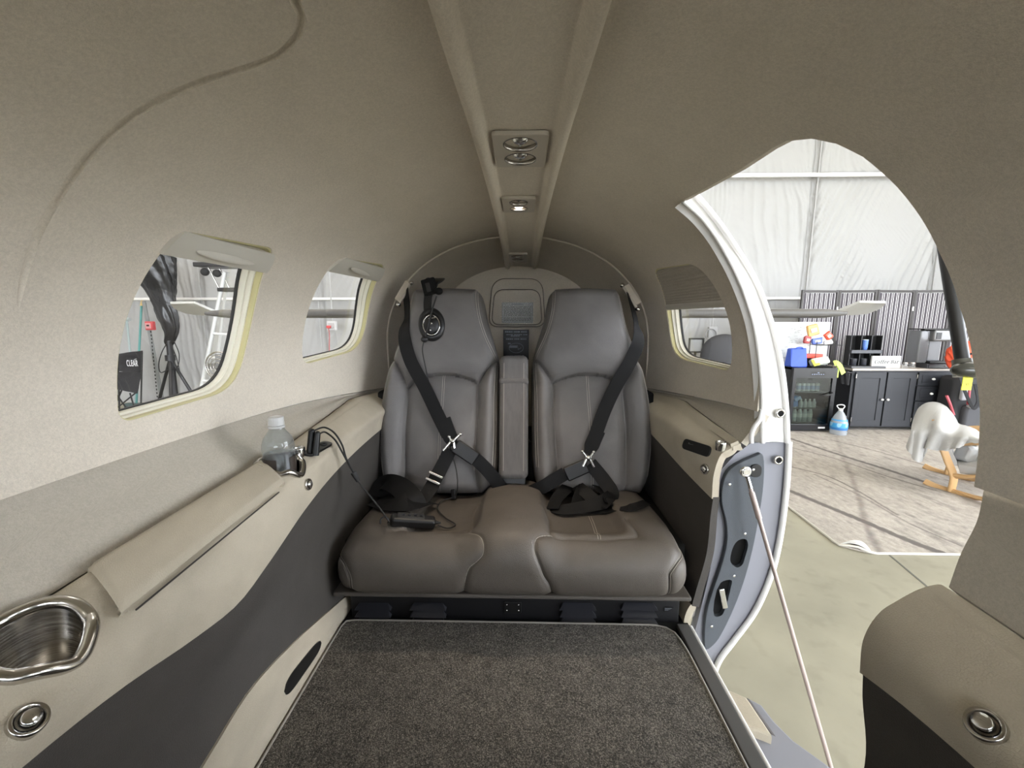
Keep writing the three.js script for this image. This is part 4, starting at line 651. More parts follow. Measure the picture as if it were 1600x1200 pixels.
  part(t, 'fold', ribbon([ct(862, 800, 0.010), ct(874, 790, 0.035), ct(895, 782, 0.055), ct(912, 786, 0.05), ct(930, 796, 0.03), ct(955, 797, 0.02)], [new THREE.Vector3(-0.4, 0.6, 0.7).normalize(), new THREE.Vector3(0.3, 0.6, 0.7).normalize()], 0.044, 0.002, 12), M.web);
  part(t, 'fold', ribbon([ct(900, 800, 0.008), ct(908, 786, 0.04), ct(922, 778, 0.06), ct(940, 784, 0.045), ct(952, 796, 0.015)], [new THREE.Vector3(0, 0.5, 0.8).normalize(), new THREE.Vector3(0.4, 0.5, 0.7).normalize()], 0.042, 0.002, 12), M.web);
  part(t, 'strap_tip', at(rb(0.05, 0.006, 0.02, 0.002), ct(886, 803, 0.008)), M.blackPlastic);
  // bunched strap at the left
  const t2 = thing('belt_tail', 'thick fold of black belt webbing slumped on the left cushion beside the backrest', 'belt strap');
  part(t2, 'fold', ribbon([ct(584, 778, 0.020), ct(600, 776, 0.050), ct(620, 780, 0.050), ct(640, 790, 0.030), ct(652, 800, 0.008)], [new THREE.Vector3(-0.1, 0.9, 0.35).normalize(), new THREE.Vector3(0.1, 0.85, 0.5).normalize(), new THREE.Vector3(0.3, 0.7, 0.6).normalize()], 0.075, 0.003, 12), M.web);
  part(t2, 'strap', ribbon([ct(590, 786, 0.012), ct(612, 794, 0.022), ct(640, 796, 0.022), ct(668, 790, 0.016)], [up, up], 0.085, 0.002, 10), M.web);
}
// headset hung on the left backrest, its cable running over the cushion to the plug in the left armrest
{
  const t = thing('headset', 'black headset hanging on the left backrest with boom microphone, cable and control box', 'headset');
  const hb = sub(t, 'headband');
  const n1 = bp(676, 470, 0.02);
  part(hb, 'band', ribbon([bp(684, 436, -0.03), bp(681, 438, 0.018), bp(674, 441, 0.034), bp(670, 455, 0.036), bp(668, 475, 0.034), bp(669, 492, 0.036)], [new THREE.Vector3(0, 1, 0.3), new THREE.Vector3(0, 0.9, 0.5), NB, NB, NB], (u) => lerp(0.052, 0.026, smooth(0.45, 0.7, u)), 0.007, 10), M.blackPlastic);
  part(hb, 'cushion_pad', [orient(rb(0.052, 0.062, 0.016, 0.006), bp(671, 448, 0.042), dirOn(660, 452, 682, 446), BU)], M.blackMatte);
  part(hb, 'window_slot', [orient(rb(0.016, 0.034, 0.004, 0.002), bp(669, 449, 0.052), dirOn(660, 452, 682, 446), BU)], M.rubber);
  const cup = sub(t, 'ear_cup'); const cc = bp(674, 507, 0.045);
  const cx = dirOn(660, 509, 690, 505), sc = (g, a, b) => { g.scale(a, b, 1); return g; };
  part(cup, 'ear_seal', [orient(sc(new THREE.TorusGeometry(0.034, 0.012, 14, 40), 1.06, 1.38), bp(674.5, 507, 0.030), cx, BU)], M.blackPlastic);
  const shell = new THREE.SphereGeometry(1, 32, 20); shell.scale(0.036, 0.047, 0.022); part(cup, 'shell', orient(shell, bp(674.5, 507, 0.034), cx, BU), M.blackPlastic);
  part(cup, 'chrome_ring', [orient(sc(new THREE.TorusGeometry(0.028, 0.0018, 10, 44), 1.06, 1.3), bp(674, 508, 0.050), cx, BU)], M.chrome);
  part(cup, 'screw_cap', [at(new THREE.SphereGeometry(0.0042, 12, 10), bp(674, 505.5, 0.056)), at(new THREE.SphereGeometry(0.0036, 12, 10), bp(672.5, 516, 0.054))].map((g) => g)[0], M.chrome);
  part(cup, 'screw_cap', at(new THREE.SphereGeometry(0.0036, 12, 10), bp(672.5, 516, 0.054)), M.chrome);
  part(cup, 'badge', [orient(rb(0.026, 0.004, 0.003, 0.001), bp(675, 497, 0.054), cx, BU)], M.chrome);
  const mic = sub(t, 'microphone');
  part(mic, 'boom', tube([bp(664, 529, 0.045), bp(668, 512, 0.062), bp(674, 488, 0.062), bp(682, 463, 0.056)], 0.0028, 40, 8), M.rubber);
  part(mic, 'foam', (() => { const g = new THREE.SphereGeometry(1, 20, 14); g.scale(0.015, 0.013, 0.013); return at(g, bp(685.5, 455, 0.054)); })(), M.blackMatte);
  part(mic, 'pivot', (() => { const g = new THREE.SphereGeometry(1, 20, 14); g.scale(0.014, 0.012, 0.012); return at(g, bp(663.5, 530, 0.042)); })(), M.blackPlastic);
  const ct = (px, py, up) => { const [x, l] = cushAt(px, py); return cushPoint(x, clamp(l / profLen), up); };
  part(t, 'cable', tube([bp(662, 535, 0.036), bp(660, 545, 0.04), bp(664, 570, 0.03), bp(676, 620, 0.02), bp(700, 690, 0.02), bp(713, 735, 0.036), bp(715, 760, 0.06), ct(708, 781, 0.012), ct(690, 784, 0.008), ct(684, 797, 0.006), ct(696, 812, 0.006), ct(712, 824, 0.006), ct(700, 829, 0.006), ct(684, 827, 0.012)], 0.0022, 190, 7), M.rubber);
  part(t, 'cable_clip', [orient(rb(0.018, 0.040, 0.014, 0.004), ct(709, 781, 0.02), new THREE.Vector3(1, 0.2, 0.2), new THREE.Vector3(0.25, 1, -0.3))], M.blackPlastic);
  const box = sub(t, 'control_box'), A = ct(611, 820, 0.016), B = ct(679, 824, 0.016), ax = B.clone().sub(A), mid = A.clone().lerp(B, 0.5);
  part(box, 'case', orient(rb(ax.length(), 0.030, 0.036, 0.010, null, 4), mid, ax, new THREE.Vector3(0, 1, 0.2)), M.blackPlastic);
  part(box, 'grip', orient(rb(ax.length() * 0.62, 0.012, 0.028, 0.005, null, 3), mid.clone().add(new THREE.Vector3(-0.006, 0.013, 0)), ax, new THREE.Vector3(0, 1, 0.2)), M.rubber);
  for (let k = 0; k < 4; k++) part(box, 'key', at(rb(0.008, 0.004, 0.007, 0.0015), mid.clone().addScaledVector(ax, -0.2 + 0.13 * k).add(new THREE.Vector3(0, 0.0195, 0))), M.louver);
  part(box, 'cable_gland', [rod(B.clone().addScaledVector(ax, -0.02), B.clone().addScaledVector(ax, 0.13), 0.007, 12, 0.003)], M.rubber);
  part(box, 'hook', tube([A.clone().add(new THREE.Vector3(0, 0, 0.004)), A.clone().add(new THREE.Vector3(-0.012, 0.012, 0.006)), A.clone().add(new THREE.Vector3(-0.024, 0.006, 0.008)), A.clone().add(new THREE.Vector3(-0.026, -0.008, 0.010))], 0.0024, 20, 7), M.rubber);
  // lead from the control box up to the two plugs in the armrest socket
  const W = (px, py, x) => atX(px, py, x);
  const yoke = W(560, 752, -0.455);
  part(t, 'lead', tube([A.clone().add(new THREE.Vector3(-0.004, -0.004, 0.01)), atD(606, 812, 1.06), atD(590, 790, 1.08), atD(574, 770, 1.09), yoke], 0.0024, 60, 7), M.rubber);
  part(t, 'lead_splitter', [rod(yoke.clone(), atD(552, 738, 1.10), 0.0055, 12, 0.008)], M.rubber);
  const hitL = (px, py, up = 0) => { const h = hitRows(sectionLeft.rows.arm, px, py); return h.p.addScaledVector(h.n, up); };
  const s0 = hitL(484, 709, 0.002), s1 = s0.clone().add(new THREE.Vector3(0.004, 0.052, -0.008));
  const p1 = s1.clone().add(new THREE.Vector3(0.016, -0.006, 0.004)), p2 = s1.clone();
  const yk = atD(552, 738, 1.10);
  part(t, 'lead', tube([yk, atX(543, 722, -0.475), atX(534, 705, -0.475), atX(524, 688, -0.49), atX(510, 676, -0.52), p1], 0.0024, 50, 7), M.rubber);
  part(t, 'lead', tube([yk, atX(541, 716, -0.475), atX(534, 694, -0.475), atX(522, 676, -0.49), atX(508, 668, -0.52), p2], 0.0024, 50, 7), M.rubber);
  part(t, 'plug', [rod(s0, s1, 0.0085, 16, 0.008), at(new THREE.SphereGeometry(0.008, 14, 10), s1)], M.blackPlastic);
  part(t, 'plug', [rod(s0.clone().add(new THREE.Vector3(0.016, -0.004, 0.006)), s1.clone().add(new THREE.Vector3(0.016, -0.004, 0.004)), 0.008, 16, 0.007), at(new THREE.SphereGeometry(0.007, 14, 10), s1.clone().add(new THREE.Vector3(0.016, -0.004, 0.004)))], M.blackPlastic);
}
// armrest fittings
const armNormal = new THREE.Vector3(0.15, 1, 0).normalize();
function capsulePlate(a, b, w, th, up) { const X = b.clone().sub(a), s = roundRect(X.length(), w, w * 0.45, 8), g = extrude(s, th, 0.001); return orient(g, a.clone().lerp(b, 0.5), X, new THREE.Vector3().crossVectors(up, X)); }
{
  const t = thing('socket_plate', 'black headset socket plate in the left armrest top behind the water bottle', 'socket');
  const hL = (px, py, k = 0) => { const h = hitRows(sectionLeft.rows.arm, px, py); return h.p.addScaledVector(h.n, k); }, hR = (px, py, k = 0) => { const h = hitRows(sectionAft.rows.arm, px, py); return h.p.addScaledVector(h.n, k); };
  const a = hL(478, 713, 0.001), b = hL(513, 693, 0.001);
  part(t, 'plate', capsulePlate(a, b, 0.03, 0.004, armNormal), M.blackPlastic);
  part(t, 'jack_ring', [orient(new THREE.TorusGeometry(0.008, 0.002, 8, 24), a.clone().lerp(b, 0.75).add(new THREE.Vector3(0, 0.006, 0)), new THREE.Vector3(1, 0, 0), new THREE.Vector3(0, 0, -1))], M.rubber);
  const t2 = thing('socket_plate', 'black headset socket plate with a screw in the right armrest top', 'socket');
  const c = hR(1069, 693, 0.001), d = hR(1111, 707, 0.001);
  part(t2, 'plate', capsulePlate(c, d, 0.032, 0.004, hitRows(sectionAft.rows.arm, 1090, 700).n), M.blackPlastic);
  part(t2, 'jack_ring', [at((() => { const g = new THREE.TorusGeometry(0.008, 0.002, 8, 24); g.rotateX(Math.PI / 2); return g; })(), c.clone().lerp(d, 0.3).add(new THREE.Vector3(0, 0.006, 0)))], M.rubber);
  part(t2, 'screw', at(new THREE.SphereGeometry(0.003, 10, 8), c.clone().lerp(d, 0.72).add(new THREE.Vector3(0, 0.006, 0))), M.chrome);
  // small turned-metal ashtray knobs
  for (const [p, label] of [[hL(465, 711, 0.008), 'small round metal receptacle between water bottle and socket plate'], [hR(1128, 700, 0.008), 'small round metal receptacle on the right armrest near the door edge']]) {
    const k = thing('receptacle', label, 'receptacle');
    part(k, 'ring', at(lathe([[0.010, -0.012], [0.014, -0.012], [0.015, 0.008], [0.0145, 0.012], [0.0115, 0.012], [0.010, 0.006], [0.010, -0.012]], 28), p), M.chrome);
    part(k, 'cap', at(cyl(0.011, 0.011, 0.006), p.x, p.y + 0.004, p.z), M.blackPlastic);
  }
  // round push-button vents on the armrest faces
  const knob = ({ p, n }, r, label) => {
    const k = thing('vent_knob', label, 'knob'), rot = new THREE.Quaternion().setFromUnitVectors(new THREE.Vector3(0, 1, 0), n);
    const spin = (g) => { g.applyQuaternion(rot); return at(g, p); };
    part(k, 'bezel', spin(lathe([[r * 0.60, -0.010], [r, -0.006], [r * 1.02, 0.003], [r * 0.92, 0.006], [r * 0.68, 0.004], [r * 0.60, -0.006]], 32)), M.steel);
    part(k, 'button', spin(lathe([[0, 0.010], [r * 0.46, 0.010], [r * 0.54, 0.007], [r * 0.58, -0.008], [0, -0.008]], 28)), M.chrome);
  };
  knob(hitRows(sectionLeft.rows.arm, 43, 1127), 0.0155, 'round metal knob low on the left armrest face below the front cup holder');
  knob(hitRows(sectionLeft.rows.arm, 480, 757), 0.0135, 'round metal knob on the left armrest face below the water bottle');
  knob(hitRows(sectionAft.rows.arm, 1102, 733), 0.0145, 'round metal knob on the right armrest face beside the doorway');
  knob(hitRows(sectionFront.rows.arm, 1541, 1135), 0.0155, 'round metal knob on the armrest face in front of the doorway');
  // cup holders: steel wells with a rim following the armrest
  const ySurf = (x, d) => { const q = sectionLeft(d), pts = [[q.p1[0], q.p1[1] - 0.006], [q.p1[0] + 0.01, q.p1[1] - 0.003], [lerp(q.p1[0], q.p2[0], 0.45), lerp(q.p1[1], q.p2[1], 0.45) + 0.004], [q.p2[0] - 0.022, q.p2[1] + 0.003], [q.p2[0] + 0.002, q.p2[1] - 0.014], [q.p2[0] + 0.008, lerp(q.p2[1], q.p3[1], 0.5)]]; return table(pts)(x); };
  CUPS.forEach((p, i) => {
    const t3 = thing('cup_holder', i ? 'steel cup holder holding the water bottle' : 'empty steel cup holder in the left foreground', 'cup holder');
    const rim = []; for (let k = 0; k < 48; k++) { const a = k / 48 * Math.PI * 2, x = p.x + 0.0455 * Math.cos(a), z = p.z + 0.0455 * Math.sin(a); rim.push(new THREE.Vector3(x, EYE + ySurf(clamp(x, -0.6, -0.4925), -z) + 0.002, z)); }
    part(t3, 'rim', tube(rim, 0.0075, 120, 12, true), M.steel);
    const rows = []; for (let k = 0; k <= 48; k++) { const q = rim[k % 48], a = k / 48 * Math.PI * 2; rows.push([q.clone(), new THREE.Vector3(p.x + 0.043 * Math.cos(a), q.y - 0.01, p.z + 0.043 * Math.sin(a)), new THREE.Vector3(p.x + 0.040 * Math.cos(a), EYE - 0.42, p.z + 0.040 * Math.sin(a)), new THREE.Vector3(p.x, EYE - 0.422, p.z)]); }
    part(t3, 'well', gridGeo(rows, true), M.steel);
  });
}
// water bottle
{
  const t = thing('water_bottle', 'clear plastic bottle half full of water standing in the rear cup holder', 'bottle');
  const p = CUPS[1], y0 = EYE - 0.418, plastic = phys({ color: lin(0.80, 0.83, 0.84), roughness: 0.05, transmission: 0.9, thickness: 0, ior: 1.5 });
  const pr = [[0.0, 0.004], [0.026, 0], [0.032, 0.006], [0.0325, 0.03], [0.0315, 0.034], [0.0325, 0.038], [0.0325, 0.125], [0.0335, 0.135], [0.0325, 0.146], [0.028, 0.160], [0.018, 0.174], [0.0145, 0.180], [0.0145, 0.187]];
  part(t, 'body', at(lathe(pr, 40), p.x, y0, p.z), plastic);
  part(t, 'water', at(lathe([[0, 0.006], [0.025, 0.002], [0.0312, 0.008], [0.0312, 0.122], [0, 0.122]], 40), p.x, y0, p.z), phys({ color: lin(0.9, 0.93, 0.93), roughness: 0, transmission: 1, thickness: 0.06, ior: 1.33 }));
  part(t, 'neck_ring', at(lathe([[0.0145, 0.181], [0.0175, 0.182], [0.0175, 0.185], [0.0145, 0.186]], 32), p.x, y0, p.z), phys({ color: 0xffffff, roughness: 0.2, transmission: 0.6, thickness: 0, ior: 1.45 }));
  const cap = lathe([[0.0, 0.206], [0.014, 0.206], [0.0155, 0.204], [0.016, 0.188], [0.0145, 0.187]], 48); { const q = cap.attributes.position; for (let i = 0; i < q.count; i++) { const a = Math.atan2(q.getZ(i), q.getX(i)), k = 1 + 0.02 * Math.cos(a * 24); q.setX(i, q.getX(i) * k); q.setZ(i, q.getZ(i) * k); } cap.computeVertexNormals(); }
  part(t, 'cap', at(cap, p.x, y0, p.z), phys({ color: lin(0.85, 0.86, 0.86), roughness: 0.3, transmission: 0.55, thickness: 0, ior: 1.45 }));
  for (const [a0, a1] of [[70, 172], [-42, 22]]) { const lab = []; for (let k = 0; k <= 14; k++) { const a = lerp(a0, a1, k / 14) * Math.PI / 180; lab.push([0.116, 0.040].map((y) => new THREE.Vector3(p.x + 0.0334 * Math.cos(a), y0 + y, p.z + 0.0334 * Math.sin(a)))); } part(t, 'label', gridGeo(lab), colored(0.040, 0.030, 0.024, 0.5)); }
}
// overhead light and vent plates
const glow = std({ color: 0xffffff, emissive: 0xfff0dc, emissiveIntensity: 6 });
{
  const plates = [[813, 231, 0.100, 0.150, 0.062, 'overhead plate with two unlit chrome eyeball lights, nearest on the ceiling console', 0], [810.5, 317, 0.090, 0.13, 0.050, 'overhead plate with two small eyeball lights, one of them lit', 1], [808.5, 401, 0.088, 0.135, 0.055, 'overhead plate with two small unlit lights at the rear end of the ceiling console', 0]];
  for (const [px, py, w, l, dia, label, lit] of plates) {
    const r = dirAt(px, py); let d = 0.5; for (let i = 0; i < 60; i++) d = (consoleY(d) + 0.0085) / r.y * -r.z;
    const y = consoleY(d) + 0.0085, slope = (consoleY(d + 0.05) - consoleY(d - 0.05)) / 0.1, cx = r.x * (d / -r.z);
    const t = thing('reading_light', label, 'ceiling light');
    const ax = EX, ay = new THREE.Vector3(0, slope, -1).normalize();            // plate's long axis runs aft
    const hole = (k) => { const a = []; for (let i = 0; i < 28; i++) { const f = i / 28 * Math.PI * 2; a.push([dia / 2 * Math.cos(f), k + dia / 2 * Math.sin(f)]); } return a; };
    const g = extrude(roundRect(w, l, 0.010), 0.005, 0.0015, [hole(-l * 0.225), hole(l * 0.225)]); g.rotateY(Math.PI); // the plate's face looks down
    part(t, 'plate', orient(g, V(cx, y - 0.006, d).addScaledVector(new THREE.Vector3(0, 1, slope), 0.004), ax, ay), M.plate);
    [-1, 1].forEach((k, i) => {
      const c = V(cx, y - 0.003, d).addScaledVector(ay, k * l * 0.225), s = sub(t, 'lamp'), R = dia / 2;
      const on = lit && k > 0;
      part(s, 'reflector', at(lathe([[R * 1.02, 0.0], [R * 0.97, 0.006], [R * 0.85, 0.022], [R * 0.5, 0.034], [0, 0.037]], 32), c), M.chrome);
      part(s, 'bezel', at(lathe([[R * 1.02, -0.004], [R * 0.98, -0.006], [R * 0.92, -0.003], [R * 0.92, 0.002], [R * 1.02, 0.001]], 32), c), M.steel);
      if (on) { part(s, 'bulb', at(new THREE.SphereGeometry(R * 0.62, 20, 14), c.x, c.y + 0.010, c.z), glow); const L = new THREE.SpotLight(0xffedd6, 0.9, 3, 0.62, 0.8, 2); L.position.set(c.x, c.y - 0.012, c.z); L.target.position.set(c.x, 0.8, c.z + 0.02); scene.add(L, L.target); }
      else part(s, 'eyeball', [at(new THREE.SphereGeometry(R * 0.6, 20, 14), c.x, c.y + 0.014, c.z), at((() => { const q = cyl(R * 0.16, R * 0.16, R * 1.5, 12); q.rotateX(Math.PI / 2); return q; })(), c.x, c.y + 0.006, c.z)], M.chrome);
    });
  }
}
// placards on the bulkhead
{
  const quad = (x0, y0, x1, y1, d) => { const a = atD(x0, y0, d), b = atD(x1, y1, d); return [a.clone().lerp(b, 0.5), Math.abs(b.x - a.x), Math.abs(a.y - b.y)]; };
  const rows = (g, x, y, w, h, n, col) => { g.fillStyle = col; for (let i = 0; i < n; i++) { let p = x; const yy = y + i * h; while (p < x + w - 8) { const l = 6 + hash(i * 7 + Math.round(p), n) * 22; g.fillRect(p, yy, Math.min(l, x + w - p), h * 0.42); p += l + 5; } } };
  const card = canvasTex(256, 192, (g, w, h) => { g.fillStyle = '#a2a29f'; g.fillRect(0, 0, w, h); g.fillStyle = '#8d8f92'; g.fillRect(80, 10, 96, 12); rows(g, 18, 40, 220, 13, 7, '#6b6b66'); rows(g, 18, 142, 220, 12, 3, '#5c5a54'); });
  const t = thing('instruction_card', 'pale printed card in a clear sleeve on the bulkhead cover between the backrests', 'card');
  const [c, w, h] = quad(784, 472.5, 833, 505, 2.178);
  part(t, 'paper', at(rb(w, h, 0.002, 0.0008), c), std({ map: card, roughness: 0.5 }));
  part(t, 'sleeve', at(rb(w + 0.012, h + 0.012, 0.001, 0.0004), c.x, c.y, c.z + 0.0022), phys({ color: 0xffffff, roughness: 0.0, transmission: 1, thickness: 0, ior: 1.2, specularIntensity: 0.12 }));
  const black = canvasTex(256, 288, (g, w2, h2) => { g.fillStyle = '#0a0b0e'; g.fillRect(0, 0, w2, h2); const line = (y, h3, x, w3) => { g.fillStyle = '#8e939c'; for (let p = x, i = 0; p < x + w3; i++) { const l = 8 + hash(i, y) * 16; g.fillRect(p, y, l, h3); p += l + (i % 4 === 3 ? 12 : 3); } }; line(14, 13, 16, 220); line(44, 8, 30, 190); line(56, 8, 75, 100); line(84, 11, 26, 200); g.strokeStyle = '#4a4e58'; g.lineWidth = 2; g.strokeRect(10, 72, 236, 2); g.fillStyle = '#7c818c'; g.fillRect(46, 126, 28, 12); g.fillRect(60, 152, 78, 22); g.strokeStyle = '#7c818c'; g.lineWidth = 4; g.beginPath(); g.ellipse(130, 175, 72, 46, 0, 0, 7); g.stroke(); g.beginPath(); g.moveTo(140, 150); g.lineTo(150, 190); g.lineTo(180, 172); g.stroke(); line(246, 11, 26, 180); });
  const t2 = thing('placard', 'black instruction placard on the bulkhead directly above the centre armrest', 'placard');
  const [c2, w2, h2] = quad(786.5, 515, 826, 562, 2.19);
  part(t2, 'plate', at(rb(w2, h2, 0.003, 0.001), c2), std({ map: black, roughness: 0.45 }));
}
// strut of the raised upper door, with bracket and tag; stay rod of the lower door
{
  const t = thing('door_strut', 'black gas strut of the raised upper door outside the doorway', 'strut');
  const a = atX(1505, 572, 0.80), b = atX(1479, 405, 0.80);
  part(t, 'tube', rod(b.clone().addScaledVector(b.clone().sub(a), 0.8), a.clone().lerp(b, 0.02), 0.0105, 20), M.blackPlastic);
  part(t, 'socket', [rod(a.clone().lerp(b, 0.06), a.clone().lerp(b, -0.09), 0.014, 20, 0.016)], colored(0.10, 0.10, 0.085, 0.35));
  const kn = atX(1516, 578, 0.78); const k = new THREE.SphereGeometry(1, 24, 16); k.scale(0.030, 0.014, 0.018); part(t, 'pivot', at(k, kn), colored(0.045, 0.045, 0.038, 0.22));
  part(t, 'arm', [rod(kn.clone(), kn.clone().add(new THREE.Vector3(0.07, 0.03, 0.01)), 0.010, 14, 0.012)], colored(0.10, 0.10, 0.085, 0.4));
  const g = thing('tag', 'yellow paper tag tied to the strut pivot', 'tag'); const p = atX(1511, 599, 0.775);
  const tg = canvasTex(64, 96, (c, w, h) => { c.fillStyle = '#e8e34a'; c.fillRect(0, 0, w, h); c.strokeStyle = '#6d6a28'; c.lineWidth = 4; c.beginPath(); c.moveTo(22, 44); c.lineTo(28, 62); c.lineTo(34, 46); c.moveTo(42, 44); c.lineTo(40, 62); c.stroke(); });
  part(g, 'card', at(rb(0.017, 0.024, 0.001, 0.0004), p), std({ map: tg, roughness: 0.7 }));
  part(g, 'string', tube([new THREE.Vector3(p.x, p.y + 0.010, p.z + 0.001), new THREE.Vector3(p.x + 0.002, p.y + 0.018, p.z), new THREE.Vector3(kn.x - 0.006, kn.y - 0.008, kn.z)], 0.0007, 14, 5), M.rubber);
  const s = thing('stay_rod', 'slim brown metal stay rod running down from the latch plate outside', 'rod');
  const e0 = atD(1165, 737, 1.062), e1 = atD(1300, 1204, 0.86), at2 = (u) => e0.clone().lerp(e1, u);
  part(s, 'rod', rod(at2(0.05), at2(1), 0.0052, 16), M.rodMetal);
  part(s, 'sleeve', [rod(at2(0.075), at2(0.17), 0.0072, 16, 0.0072)], M.rodMetal);
  part(s, 'eye', [at(new THREE.TorusGeometry(0.0105, 0.0045, 10, 28), e0), at((() => { const q = cyl(0.008, 0.008, 0.012); q.rotateX(Math.PI / 2); return q; })(), e0), rod(at2(0.02), at2(0.06), 0.0055, 12)], M.chrome);
}
// ---------- things in the hangar ----------
const FL = (p, y = 0) => new THREE.Vector3(p.x, y, p.z);
// large faded rug under the coffee corner
{
  const K1 = onFloor(1310, 853), K2 = onFloor(1362, 866), e1 = onFloor(1228, 790).sub(K1).normalize(), e2 = onFloor(1500, 868).sub(K2).normalize();
  const pts = [K1, K2, K2.clone().addScaledVector(e2, 4.2), K2.clone().addScaledVector(e2, 4.2).addScaledVector(e1, 4.6), K1.clone().addScaledVector(e1, 4.6)];
  const bx = Math.min(...pts.map((p) => p.x)), bz = Math.min(...pts.map((p) => p.z)), S = 7.5, TX = 1536;
  const U = (p) => [(p.x - bx) / S * TX, (p.z - bz) / S * TX];
  const tex = canvasTex(TX, TX, (g, w, h) => {
    const im = g.createImageData(w, h); for (let y = 0; y < h; y++) for (let x = 0; x < w; x++) { const k = (y * w + x) * 4, f = fbm(x / 60, y / 60, 5), s = fbm(x / 5 + 90, y / 9, 3), t = fbm(x / 14 + 7, y / 30 + 3, 3), v = 1 + 0.14 * (f - 0.47) + 0.24 * (s - 0.45) + 0.10 * (hash(x, y) - 0.5) - 0.14 * smooth(0.5, 0.75, t); im.data[k] = 163 * v; im.data[k + 1] = 156 * v; im.data[k + 2] = 147 * v; im.data[k + 3] = 255; } g.putImageData(im, 0, 0);
    const stroke = (px, wd, al) => { al *= 0.62; const q = px.map(([x, y]) => U(onFloor(x, y))); const n = 60, c = new THREE.CatmullRomCurve3(q.map(([x, y]) => new THREE.Vector3(x, y, 0)), false, 'centripetal').getPoints(n * 5); for (const p of c) for (let k = 0; k < 5; k++) { g.fillStyle = `rgba(96,90,86,${al * (0.4 + 0.9 * rnd())})`; const a = wd * (0.5 + rnd()); g.fillRect(p.x + (rnd() - 0.5) * wd, p.y + (rnd() - 0.5) * wd, a, a); } };
    stroke([[1232, 686], [1310, 712], [1380, 734], [1450, 757], [1540, 784]], 7, 0.30); stroke([[1226, 766], [1290, 793], [1350, 818], [1420, 848], [1480, 870]], 7, 0.30);
    stroke([[1302, 682], [1312, 712], [1325, 745], [1334, 772], [1341, 800], [1351, 830], [1368, 866]], 7, 0.07);
    stroke([[1295, 688], [1360, 704], [1440, 727], [1530, 752]], 3, 0.22); stroke([[1234, 700], [1300, 717], [1380, 744], [1460, 768]], 3, 0.2); stroke([[1233, 730], [1290, 745], [1330, 764], [1400, 806]], 3, 0.2); stroke([[1270, 742], [1340, 775], [1420, 820], [1500, 855]], 3, 0.13);
  });
  tex.flipY = false; tex.needsUpdate = true;
  const t = thing('rug', 'large pale beige rug with faded dark crossing lines under the coffee corner', 'rug');
  const g = extrude(pts.map((p) => [p.x, -p.z]), 0.008, 0.002); g.rotateX(-Math.PI / 2); g.translate(0, 0.001, 0);
  { const p = g.attributes.position, u = g.attributes.uv; for (let i = 0; i < p.count; i++) u.setXY(i, (p.getX(i) - bx) / S, (p.getZ(i) - bz) / S); }
  part(t, 'pile', g, std({ map: tex, roughness: 0.95, bumpMap: pileBump, bumpScale: 0.002 }));
  const up = (v, y) => v.clone().setY(y);
  part(t, 'binding', tube([up(K1.clone().addScaledVector(e1, 4.5), 0.008), up(K1.clone().addScaledVector(e1, 2), 0.008), up(K1.clone().addScaledVector(e1, 0.4), 0.008), up(K1.clone().addScaledVector(e1, 0.08), 0.008), up(K1, 0.010), up(K1.clone().lerp(K2, 0.5), 0.03), up(K2, 0.010), up(K2.clone().addScaledVector(e2, 0.08), 0.008), up(K2.clone().addScaledVector(e2, 0.4), 0.008), up(K2.clone().addScaledVector(e2, 2), 0.008), up(K2.clone().addScaledVector(e2, 4.1), 0.008)], 0.010, 160, 6), colored(0.55, 0.52, 0.46, 0.9));
  const curl = []; for (let i = 0; i <= 12; i++) { const a = K1.clone().lerp(K2, i / 12), row = []; for (let k = 0; k <= 6; k++) { const s = k / 6, w = Math.sin(Math.PI * i / 12); row.push(a.clone().addScaledVector(e1.clone().add(e2).normalize(), s * 0.16 * w).setY(0.011 + 0.035 * w * (1 - s) * (1 - s))); } curl.push(row); }
  part(t, 'curled_corner', slabGeo(curl, 0.004, true), colored(0.62, 0.62, 0.60, 0.8));
  const j0 = onFloor(1388, 866), j1 = onFloor(1455, 922), fl = scene.children.find((o) => o.name === 'floor_hangar'), jd = j1.clone().sub(j0);
  const jr = new THREE.BoxGeometry(jd.length() * 9, 0.003, 0.012); jr.applyMatrix4(new THREE.Matrix4().makeRotationY(Math.atan2(-jd.z, jd.x))); part(fl, 'joint', at(jr, j0.x + jd.x * 0.5, 0.0005, j0.z + jd.z * 0.5), colored(0.12, 0.115, 0.10, 0.9));
}
